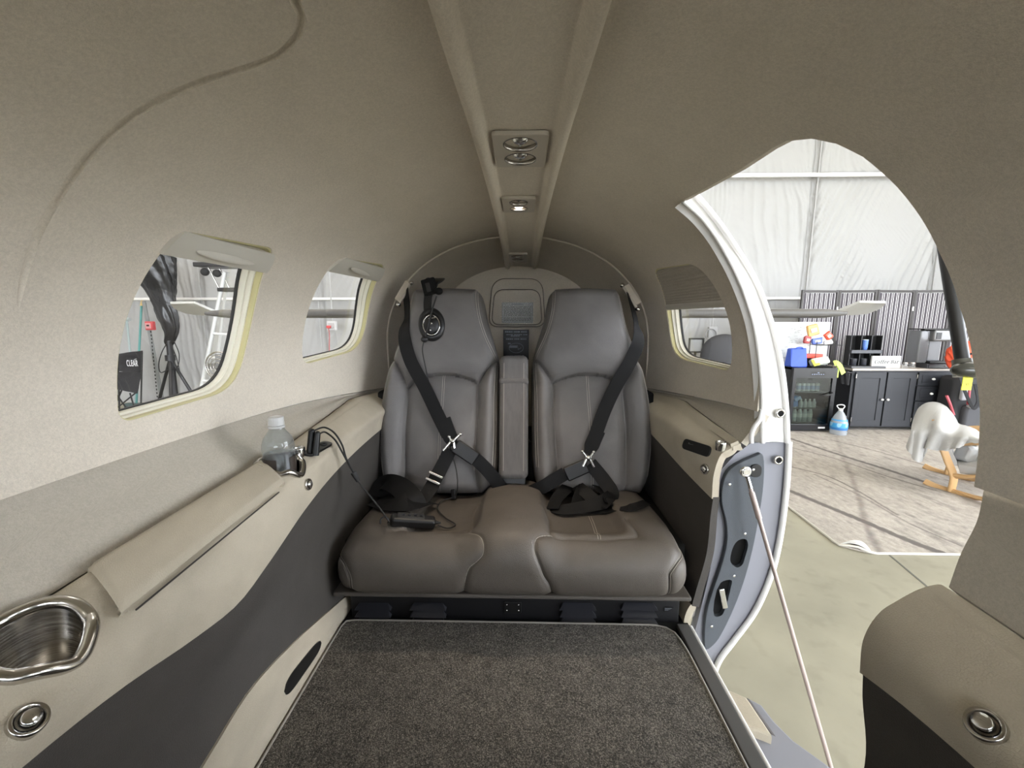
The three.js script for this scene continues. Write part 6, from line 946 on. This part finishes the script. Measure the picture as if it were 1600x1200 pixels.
// backpack and orange bag at the right
{
  const t = thing('backpack', 'tall black and grey backpack with red trim standing right of the coffee cabinet', 'backpack'), B = (px, py, k = -0.25) => P(px, py, k);
  const c = B(1506, 620), f = onFloor(1506, 672); const lump = (w, h, d, r, x, y, z, col, noise = 0.015) => { const g = new RoundedBoxGeometry(w, h, d, 8, r), A = g.attributes.position; for (let i = 0; i < A.count; i++) { const n = noise * (fbm(A.getX(i) * 9 + x * 3, A.getY(i) * 9 + y, 3) - 0.45) * 2; A.setXYZ(i, A.getX(i) * (1 - 0.12 * A.getY(i) / h) + n, A.getY(i), A.getZ(i) + n); } g.computeVertexNormals(); return at(g, x, y, z); };
  const z = c.z, s = 6.2 / 650;
  part(t, 'body', lump(0.44, 0.86, 0.28, 0.08, c.x, 0.44, z - 0.05), colored(0.018, 0.018, 0.020, 0.7));
  part(t, 'front_pocket', lump(0.26, 0.40, 0.10, 0.04, c.x + 0.02, 0.26, z + 0.11), colored(0.05, 0.05, 0.055, 0.7));
  part(t, 'grey_panel', lump(0.09, 0.40, 0.05, 0.03, B(1489, 600).x + 0.06, B(1489, 602).y, z + 0.10), colored(0.36, 0.36, 0.38, 0.7)); part(t, 'grey_panel', lump(0.09, 0.30, 0.05, 0.03, B(1498, 645).x, B(1498, 645).y, z + 0.13), colored(0.36, 0.36, 0.38, 0.7));
  part(t, 'red_trim', tube([B(1479, 618, -0.42), B(1484, 630, -0.44), B(1490, 648, -0.42)], 0.016, 20, 8), colored(0.45, 0.08, 0.10, 0.6)); part(t, 'red_trim', tube([B(1516, 600, -0.42), B(1514, 618, -0.44), B(1512, 632, -0.42)], 0.014, 20, 8), colored(0.45, 0.08, 0.10, 0.6));
  const nn = new THREE.Vector3(0, 0.2, 1).normalize(); part(t, 'strap', ribbon([B(1500, 588, -0.40), B(1508, 612, -0.46), B(1522, 638, -0.46), B(1528, 628, -0.44), B(1524, 600, -0.40)], [nn, nn], 0.045, 0.008, 10), M.web);
  const o = thing('orange_jacket', 'crumpled orange and black jacket on top of the backpack', 'jacket'); const g = new THREE.SphereGeometry(1, 40, 28), A = g.attributes.position; for (let i = 0; i < A.count; i++) { const x = A.getX(i), y = A.getY(i), zz = A.getZ(i), n = 1 + 0.5 * (fbm(x * 2.6 + 9, y * 2.6 + zz * 2 + 5, 4) - 0.45) * 2; A.setXYZ(i, x * 0.19 * n, y * 0.20 * n, zz * 0.12 * n); } g.computeVertexNormals(); const oc = B(1504, 556); part(o, 'cloth', at(g, oc.x, Math.max(oc.y, 1.0), oc.z), colored(0.72, 0.09, 0.035, 0.7)); part(o, 'lining', at(new THREE.TorusGeometry(0.07, 0.022, 10, 24, 4.2), oc.x + 0.01, Math.max(oc.y, 1.0) - 0.03, oc.z + 0.12), M.blackMatte);
}
// rocking chair under a white blanket
{
  const t = thing('rocking_chair', 'pale wooden rocking chair with white cushions, turned to the right', 'rocking chair'), DN = -onFloor(1490, 772).z, SV = onFloor(1444, 730).sub(onFloor(1445, 754)), wood = colored(0.50, 0.31, 0.14, 0.45), cush = colored(0.42, 0.42, 0.415, 0.9);
  const dA = -onFloor(1445, 758).z, dB = -onFloor(1535, 787).z, A = (px, py, k = 0) => atD(px, py, lerp(dA, dB, (px - 1445) / 90) + k), up = new THREE.Vector3(0, 0, 1);
  const bar = (pts, w, th) => ribbon(pts, [up, up], w, th, 10);
  const frame = (k) => { const o = (px, py) => { return A(px, py).addScaledVector(SV, k); }; part(t, 'rocker', bar([o(1445, 752), o(1462, 760), o(1490, 768.5), o(1520, 776.5), o(1560, 783), o(1610, 787)], 0.042, 0.03), wood); part(t, 'back_post', bar([o(1462, 655), o(1470, 690), o(1480, 718), o(1490, 745), o(1486, 767)], 0.050, 0.03), wood); part(t, 'seat_rail', bar([o(1486, 743), o(1510, 745), o(1560, 742), o(1590, 738)], 0.042, 0.03), wood); part(t, 'front_leg', bar([o(1588, 690), o(1586, 735), o(1580, 776)], 0.045, 0.03), wood); part(t, 'armrest', bar([o(1470, 697), o(1500, 692), o(1550, 690), o(1598, 689)], 0.035, 0.055), wood); };
  frame(0); frame(1);
  const Cn = (px, py) => { return A(px, py).addScaledVector(SV, 0.5); };
  const slab = (pts, wd) => { const rows = []; for (const p of new THREE.CatmullRomCurve3(pts, false, 'centripetal').getPoints(16)) { const r = []; for (let k = 0; k <= 8; k++) r.push(p.clone().addScaledVector(SV, (k / 8 - 0.5) * wd)); rows.push(r); } return rows; };
  part(t, 'back_cushion', slabGeo(slab([A(1470, 658).addScaledVector(SV, 0.5), A(1478, 680).addScaledVector(SV, 0.5), A(1488, 706).addScaledVector(SV, 0.5), A(1498, 730).addScaledVector(SV, 0.5)], 0.78), 0.05), cush);
  part(t, 'seat_cushion', slabGeo(slab([Cn(1498, 728), Cn(1530, 732), Cn(1590, 724)], 0.88), 0.08), cush);
  const fold = thing('folded_cloth', 'crumpled white cloth lying on the rocking chair seat', 'cloth'); { const g = new RoundedBoxGeometry(0.11, 0.16, 0.14, 8, 0.035), q = g.attributes.position; for (let i = 0; i < q.count; i++) { const n = 0.02 * (fbm(q.getX(i) * 20 + 3, q.getY(i) * 20 + q.getZ(i) * 12 + 7, 3) - 0.45) * 2; q.setXYZ(i, q.getX(i) + n, q.getY(i) + n, q.getZ(i) + n); } g.computeVertexNormals(); g.rotateZ(-0.25); const p = A(1511, 708, 0.18); part(fold, 'cloth', at(g, p), colored(0.44, 0.44, 0.435, 0.95)); }
  const b = thing('blanket', 'white plush blanket draped over the back of the rocking chair', 'blanket');
  const ridge = [[1431, 650], [1438, 637], [1450, 629.5], [1464, 629], [1476, 634], [1487, 646], [1497, 662], [1512, 667], [1526, 674], [1534, 688]], hem = [[1417, 698], [1424, 711], [1434, 722], [1445, 713], [1446, 701], [1462, 703], [1480, 704], [1494, 700], [1506, 694], [1533, 690]];
  const cu = (l) => { const c = new THREE.CatmullRomCurve3(l.map(([x, y]) => new THREE.Vector3(x, y, 0)), false, 'centripetal'); return (u) => c.getPoint(u); }, R = cu(ridge), Hm = cu(hem), rows = [];
  for (let i = 0; i <= 90; i++) { const u = i / 90, r = R(u), h = Hm(u), row = []; for (let k = 0; k <= 40; k++) { const v = k / 40, x = lerp(r.x, h.x, v), y = lerp(r.y, h.y, v), f = 0.022 * Math.sin(u * 21 + 1.2 * v) * v + 0.014 * Math.sin(u * 43 + 2) * v * v, d = lerp(0.22, -0.10, Math.pow(smooth(0, 0.55, v), 0.8)) - 0.04 * v * smooth(0.4, 0, u); row.push(A(x, y, d + f + 0.006 * fbm(u * 30, v * 18, 3))); } rows.push(row); }
  const back = rows.map((row) => row[0]).map((p, i) => { const q = []; for (let k = 0; k <= 8; k++) q.push(p.clone().addScaledVector(SV, 0.45 * Math.sin(k / 8 * Math.PI / 2)).add(new THREE.Vector3(0, -0.28 * (k / 8) ** 2, 0))); return q; });
  part(b, 'front_fall', slabGeo(rows, 0.012), colored(0.50, 0.495, 0.48, 0.95, { bumpMap: pileBump, bumpScale: 0.004 })); part(b, 'back_fall', slabGeo(back, 0.012), colored(0.50, 0.495, 0.48, 0.95));
}
// tailplane of the aircraft, seen on both sides of the cabin
{
  const t = thing('tailplane', 'grey white horizontal tailplane of the aircraft with raised horns at its tips', 'tailplane'), d0 = 3.3, d1 = 3.85;
  const xe = atD(1342, 490, d0).x, yc = atD(1280, 489, d0).y - EYE;
  const foil = []; for (let k = 0; k <= 32; k++) { const a = k / 32 * Math.PI * 2, cx = 0.5 - 0.5 * Math.cos(a); const th = 0.036 * Math.sqrt(Math.sin(Math.PI * Math.pow(clamp(cx), 0.55))) * (a < Math.PI ? 1 : -1); foil.push([cx, th]); }
  const rows = []; for (let i = 0; i <= 40; i++) { const u = lerp(-1, 1, i / 40), r = Math.abs(u), ch = lerp(0.56, 0.44, r) * (r > 0.985 ? 0.9 : 1), sc = r > 0.985 ? 0.5 : 1; rows.push(foil.map(([c, h]) => V(u * (xe + 0.0) - 0.01, yc + h * sc, d0 + 0.10 * r + c * ch))); }
  part(t, 'stabiliser', gridGeo(rows), M.tailPaint);
  part(t, 'deice_boot', gridGeo(rows.map((row, i) => { const r = []; for (let k = 25; k <= 35; k++) { const p = row[k % 32].clone(), a = k / 32 * Math.PI * 2; p.y += k > 31 ? 0.0015 : -0.0015; p.z += 0.003; r.push(p); } return r; })), M.tailDark);
  for (const s of [-1, 1]) {
    const pt = (px, py, d) => { const p = atD(px, py, d); p.x = s * p.x - 0.005; return p; };
    const q = [pt(1308, 488.5, 3.55), pt(1345, 473, 3.42), pt(1385, 474, 3.42), pt(1378, 482, 3.8), pt(1344, 495.5, 3.75)];
    const row = []; for (let i = 0; i <= 8; i++) { const r = []; for (let k = 0; k <= 6; k++) { const top = q[0].clone().lerp(q[1], k / 6).lerp(q[2], 0); const a = q[1].clone().lerp(q[2], i / 8), b = i / 8; const lo = q[0].clone().lerp(q[4], Math.min(1, b * 1.6)).lerp(q[3], Math.max(0, b * 1.6 - 0.6) / 1.0); r.push(a.lerp(lo, k / 6)); } row.push(r); }
    part(t, 'horn', slabGeo(row, 0.02, s > 0), M.tailPaint);
  }
  part(t, 'tail_cone', (() => { const rows2 = []; for (let i = 0; i <= 20; i++) { const u = i / 20, r = lerp(0.55, 0.12, u), row = []; for (let k = 0; k <= 24; k++) { const a = k / 24 * Math.PI * 2; row.push(V(C + r * Math.cos(a), lerp(-0.28, 0.06, u) + r * Math.sin(a), lerp(2.33, 4.2, u))); } rows2.push(row); } return gridGeo(rows2); })(), M.white);
}
// beyond the left windows
const DL = 7.15, Lp = (px, py, k = 0) => atD(px, py, DL + k), drop = (p, y = 0) => new THREE.Vector3(p.x, y, p.z);
{
  const t = thing('covered_light_stand', 'tripod work light wrapped in shiny black plastic sheeting', 'tripod');
  const ctr = [[205, 395, 0.30], [236, 398, 0.36], [242, 425, 0.33], [251, 452, 0.24], [256, 475, 0.19], [262, 496, 0.17], [267, 515, 0.12], [264, 530, 0.09], [264, 537, 0.05]].slice(1), rows = [];
  const cv = new THREE.CatmullRomCurve3(ctr.map(([x, y]) => Lp(x, y))), rr = table(ctr.map(([, , r], i) => [i / (ctr.length - 1), r]));
  for (let i = 0; i <= 70; i++) { const u = i / 70, p = cv.getPoint(u), row = []; for (let k = 0; k <= 40; k++) { const a = k / 40 * Math.PI * 2, r = rr(u) * (1 + 0.30 * (fbm(Math.cos(a) * 2 + 5, Math.sin(a) * 2 + u * 5, 4) - 0.45) * 2 + 0.06 * Math.sin(a * 9 + u * 14)); row.push(new THREE.Vector3(p.x + r * Math.cos(a), p.y + 0.05 * Math.sin(a * 2), p.z + 0.6 * r * Math.sin(a))); } rows.push(row); }
  part(t, 'plastic_cover', gridGeo(rows), colored(0.016, 0.016, 0.017, 0.25));
  const hub = Lp(266, 560), topc = Lp(264, 532), bl = colored(0.02, 0.02, 0.022, 0.4);
  part(t, 'column', rod(drop(hub, 0.12), topc, 0.05), bl); part(t, 'collar', [rod(hub.clone().add(new THREE.Vector3(0, -0.04, 0)), hub.clone().add(new THREE.Vector3(0, 0.06, 0)), 0.075)], bl);
  for (const [px, k] of [[244, 0.2], [318, 0.1], [266, -0.5]]) part(t, 'leg', rod(hub, drop(Lp(px, 640, k)), 0.026), bl);
  part(t, 'cable', tube([topc, Lp(254, 548, -0.1), Lp(248, 570, -0.12), Lp(251, 582, -0.1), Lp(262, 578, -0.1), Lp(276, 575, -0.1), Lp(280, 555, -0.1), Lp(272, 533, -0.05)], 0.008, 60, 6), M.rubber); part(t, 'cable', tube([topc, Lp(270, 545, -0.12), Lp(274, 570, -0.15), Lp(281, 585, -0.12), Lp(276, 560, -0.1), Lp(268, 540, -0.05)], 0.008, 60, 6), M.rubber);
}
{
  const t = thing('camp_chair', 'black folding camp chair with white lettering on its backrest', 'chair'), bl = colored(0.022, 0.022, 0.025, 0.8);
  const sheet = (px, n, m, k, bulge) => { const c = px.map(([x, y]) => Lp(x, y, k)), rows = []; for (let i = 0; i <= n; i++) { const r = []; for (let j = 0; j <= m; j++) { const u = i / n, v = j / m, a = c[0].clone().lerp(c[1], u), b = c[3].clone().lerp(c[2], u); const p = a.lerp(b, v); p.z += bulge * Math.sin(Math.PI * u) * Math.sin(Math.PI * v) + 0.02 * (fbm(u * 6, v * 5 + px[0][0], 3) - 0.45); r.push(p); } rows.push(r); } return rows; };
  part(t, 'backrest', slabGeo(sheet([[184, 553], [222, 548], [221, 584], [186, 580]], 16, 12, 0, -0.06), 0.012, true), bl);
  part(t, 'seat', slabGeo(sheet([[186, 581], [220, 583], [214, 615], [171, 606]], 16, 12, -0.25, -0.05), 0.012, true), bl);
  const tex = canvasTex(256, 64, (g, w, h) => { g.fillStyle = '#17171a'; g.fillRect(0, 0, w, h); g.fillStyle = '#d9d9dc'; g.font = 'bold 60px sans-serif'; g.fillText('CLEAR', 6, 56); g.strokeStyle = '#b9b9bd'; g.lineWidth = 4; g.beginPath(); g.arc(170, 90, 86, 3.7, 4.8); g.stroke(); });
  const l0 = Lp(196, 560, -0.10), l1 = Lp(223, 574, -0.10); part(t, 'lettering', at(new THREE.BoxGeometry(l1.x - l0.x, l0.y - l1.y, 0.004), (l0.x + l1.x) / 2, (l0.y + l1.y) / 2, l0.z), std({ map: tex, roughness: 0.8 }));
  for (const [a, b] of [[[184, 552], [188, 655]], [[222, 550], [221, 655]], [[172, 603], [206, 655]], [[214, 612], [172, 655]], [[190, 610], [176, 660]], [[203, 614], [214, 655]]]) part(t, 'leg', rod(Lp(a[0], a[1], -0.12), drop(Lp(b[0], b[1], -0.12), 0.0), 0.012, 8), M.rubber);
}
{
  const t = thing('broom', 'broom with a teal handle and wooden tip leaning against the white hangar wall', 'broom'), a = Lp(221, 478, 0.55), b = Lp(209, 600, 0.3); part(t, 'handle', rod(drop(b, 0.12), a, 0.018), colored(0.10, 0.30, 0.28, 0.5)); part(t, 'tip', rod(a, a.clone().add(new THREE.Vector3(0.01, 0.10, -0.02)), 0.024, 12, 0.018), colored(0.62, 0.45, 0.18, 0.6)); part(t, 'head', rb(0.42, 0.12, 0.10, 0.02, drop(b, 0.06)), colored(0.10, 0.14, 0.14, 0.9));
  const t2 = thing('broom', 'grey pole standing behind the black camp chair against the wall', 'pole'), c = Lp(196, 482, 0.5), d = Lp(207, 600, 0.4); part(t2, 'handle', rod(drop(d, 0.02), c, 0.018), colored(0.35, 0.42, 0.42, 0.4)); part(t2, 'clamp', [rod(Lp(190, 499, 0.48), Lp(203, 499, 0.48), 0.03)], colored(0.4, 0.45, 0.45, 0.4));
  const t3 = thing('post', 'slotted grey steel post in front of the white lining', 'post'), e = Lp(232, 470, 0.55), f = Lp(249, 640, 0.5); part(t3, 'post', orient(rb(0.06, e.distanceTo(drop(f)), 0.03, 0.003), e.clone().lerp(drop(f), 0.5), new THREE.Vector3(1, 0.08, 0), e.clone().sub(drop(f))), colored(0.30, 0.31, 0.31, 0.4, { metalness: 0.4 }));
  for (let k = 0; k < 22; k++) { const p = e.clone().lerp(drop(f), 0.25 + k * 0.034); part(t3, 'slot', at(rb(0.022, 0.034, 0.006, 0.003), p.x, p.y, p.z + 0.016), M.rubber); }
  const t4 = thing('call_box', 'small red box on the slotted post', 'box'), g = Lp(235, 509, 0.47); part(t4, 'case', rb(0.15, 0.16, 0.07, 0.012, g), colored(0.60, 0.08, 0.09, 0.4)); part(t4, 'plate', rb(0.10, 0.10, 0.01, 0.004, new THREE.Vector3(g.x - 0.01, g.y, g.z + 0.036)), colored(0.70, 0.35, 0.35, 0.5)); part(t4, 'handle', rb(0.05, 0.03, 0.014, 0.004, new THREE.Vector3(g.x - 0.01, g.y + 0.005, g.z + 0.042)), M.blackPlastic);
}
{
  const t = thing('platform_ladder', 'white platform ladder with a black top tray beyond the front left window', 'ladder'), al = colored(0.62, 0.63, 0.63, 0.35), k0 = -0.55, L2 = (x, y, k = 0) => Lp(x, y, k0 + k);
  const f0 = L2(351, 425), f1 = drop(L2(302, 640)), g0 = L2(362, 425), g1 = drop(L2(352, 640, -0.15));
  part(t, 'rail', rod(f1, f0, 0.028), al); part(t, 'rail', rod(g1, L2(371, 430, 0.1), 0.028), al); part(t, 'rear_rail', rod(drop(L2(330, 640, 0.7)), L2(356, 425, 0.25), 0.022), al); part(t, 'rear_rail', rod(drop(L2(386, 640, 0.7)), L2(372, 425, 0.3), 0.022), al);
  for (const u of [0.12, 0.28, 0.44, 0.60]) part(t, 'rung', rod(f1.clone().lerp(f0, u), g1.clone().lerp(L2(371, 430, 0.1), u), 0.022), al);
  part(t, 'top_tray', rb(0.78, 0.07, 0.36, 0.015, L2(352, 415, 0.1)), colored(0.03, 0.03, 0.032, 0.4)); part(t, 'lower_tray', rb(0.30, 0.06, 0.2, 0.015, L2(360, 453, 0.05)), colored(0.03, 0.03, 0.032, 0.4));
  part(t, 'brace', rod(L2(325, 417, 0.05), L2(344, 454, 0.1), 0.013), M.steel); part(t, 'brace', rod(L2(343, 420, 0.05), L2(358, 450, 0.1), 0.013), M.steel);
  for (const [x, y] of [[320, 425], [339, 427]]) part(t, 'foot_knob', at(new THREE.SphereGeometry(0.06, 16, 12), L2(x, y)), M.rubber);
  const fan = thing('floor_fan', 'round grey and black fan on the hangar floor right of the ladder', 'fan'), c = Lp(343, 572, -0.8); part(fan, 'guard', at(new THREE.TorusGeometry(0.22, 0.012, 8, 40), c), M.steel); for (let i = 0; i < 3; i++) part(fan, 'guard', at(new THREE.TorusGeometry(0.06 + 0.055 * i, 0.006, 6, 32), c.x, c.y, c.z + 0.05 - 0.012 * i), M.steel); part(fan, 'motor', at(cyl(0.09, 0.09, 0.14, 20).rotateX(Math.PI / 2), c.x, c.y, c.z - 0.08), M.blackPlastic); for (let i = 0; i < 4; i++) part(fan, 'blade', at(rb(0.18, 0.09, 0.012, 0.005).rotateX(0.5).translate(0.10, 0, 0).rotateZ(i * Math.PI / 2), c), colored(0.12, 0.12, 0.12, 0.4)); part(fan, 'stand', [rod(drop(c, 0.02), new THREE.Vector3(c.x, c.y - 0.22, c.z), 0.022), at(cyl(0.2, 0.22, 0.03, 28), c.x, 0.015, c.z)], M.blackPlastic);
}
{
  const t = thing('outlet_box', 'white outlet box with a red plug on the wall beyond the rear left window', 'socket'), c = Lp(519, 509, 0.55), w = 0.17; part(t, 'box', rb(w, w, 0.08, 0.012, c), colored(0.6, 0.6, 0.6, 0.4)); part(t, 'plate', rb(w * 0.6, w * 0.6, 0.02, 0.006, new THREE.Vector3(c.x, c.y, c.z + 0.045)), colored(0.45, 0.45, 0.45, 0.4)); part(t, 'plug', rb(0.07, 0.05, 0.06, 0.012, new THREE.Vector3(c.x - 0.03, c.y - 0.02, c.z + 0.08)), colored(0.65, 0.08, 0.08, 0.4)); part(t, 'cable', tube([new THREE.Vector3(c.x - 0.04, c.y - 0.03, c.z + 0.08), Lp(514.5, 520, 0.5), Lp(514.5, 545, 0.5), drop(Lp(515, 600, 0.5), 0.01)], 0.009, 40, 6), colored(0.5, 0.12, 0.12, 0.5)); part(t, 'conduit', rod(new THREE.Vector3(c.x, c.y + 0.06, c.z - 0.02), new THREE.Vector3(c.x, c.y + 1.6, c.z - 0.02), 0.012), colored(0.45, 0.45, 0.45, 0.5));
  const R = (px, py, k = 0) => atD(px, py, 6.6 + k);
  const t2 = thing('office_chair', 'black padded chair back seen through the right cabin window', 'chair'), c2 = R(1130, 556), g = new THREE.SphereGeometry(1, 32, 24), A = g.attributes.position; for (let i = 0; i < A.count; i++) { const y = A.getY(i); A.setXYZ(i, A.getX(i) * 0.36 * (1 - 0.12 * y), Math.sign(y) * Math.pow(Math.abs(y), 0.7) * 0.34, A.getZ(i) * 0.10); } g.computeVertexNormals(); part(t2, 'backrest', at(g, c2), colored(0.03, 0.03, 0.033, 0.7)); part(t2, 'seat', rb(0.56, 0.10, 0.5, 0.04, new THREE.Vector3(c2.x, 0.52, c2.z + 0.25)), colored(0.03, 0.03, 0.033, 0.7)); part(t2, 'back_bar', rod(new THREE.Vector3(c2.x, 0.5, c2.z - 0.02), new THREE.Vector3(c2.x, c2.y, c2.z - 0.06), 0.03), M.blackPlastic); part(t2, 'column', rod(new THREE.Vector3(c2.x, 0.08, c2.z + 0.25), new THREE.Vector3(c2.x, 0.5, c2.z + 0.25), 0.03), M.blackPlastic); for (let k = 0; k < 5; k++) part(t2, 'foot', rod(new THREE.Vector3(c2.x, 0.09, c2.z + 0.25), new THREE.Vector3(c2.x + 0.3 * Math.cos(k * 1.257), 0.03, c2.z + 0.25 + 0.3 * Math.sin(k * 1.257)), 0.022), M.blackPlastic);
  const t3 = thing('framed_board', 'dark framed board standing beyond the right cabin window', 'board'), b0 = R(1076, 528, 0.5), b1 = R(1098, 551, 0.5), w3 = b1.x - b0.x, h3 = b0.y - b1.y; part(t3, 'frame', at(extrude(roundRect(w3, h3, 0.01), 0.03, 0.004, [roundRect(w3 - 0.05, h3 - 0.05, 0.005)]), (b0.x + b1.x) / 2, (b0.y + b1.y) / 2, b0.z), M.rubber); part(t3, 'face', rb(w3 - 0.03, h3 - 0.03, 0.01, 0.003, new THREE.Vector3((b0.x + b1.x) / 2, (b0.y + b1.y) / 2, b0.z + 0.01)), colored(0.45, 0.46, 0.47, 0.5)); part(t3, 'leg', rod(new THREE.Vector3((b0.x + b1.x) / 2, 0, b0.z), new THREE.Vector3((b0.x + b1.x) / 2, b1.y + 0.02, b0.z), 0.02), M.rubber);
  const t4 = thing('outlet_box', 'grey outlet box with a coiled cord beyond the right cabin window', 'socket'), c4 = R(1113, 519, 1.1); part(t4, 'box', rb(0.16, 0.2, 0.07, 0.01, c4), colored(0.4, 0.4, 0.4, 0.4)); part(t4, 'cord', at(new THREE.TorusGeometry(0.10, 0.012, 8, 32), c4.x - 0.05, c4.y - 0.04, c4.z + 0.06), colored(0.3, 0.3, 0.3, 0.5)); part(t4, 'conduit', rod(new THREE.Vector3(c4.x, 0, c4.z - 0.02), new THREE.Vector3(c4.x, c4.y + 1.5, c4.z - 0.02), 0.014), colored(0.45, 0.45, 0.45, 0.5));
}
finish();
scene.traverse((o) => { if (o.isMesh) o.castShadow = o.receiveShadow = true; });
renderer.render(scene, camera);
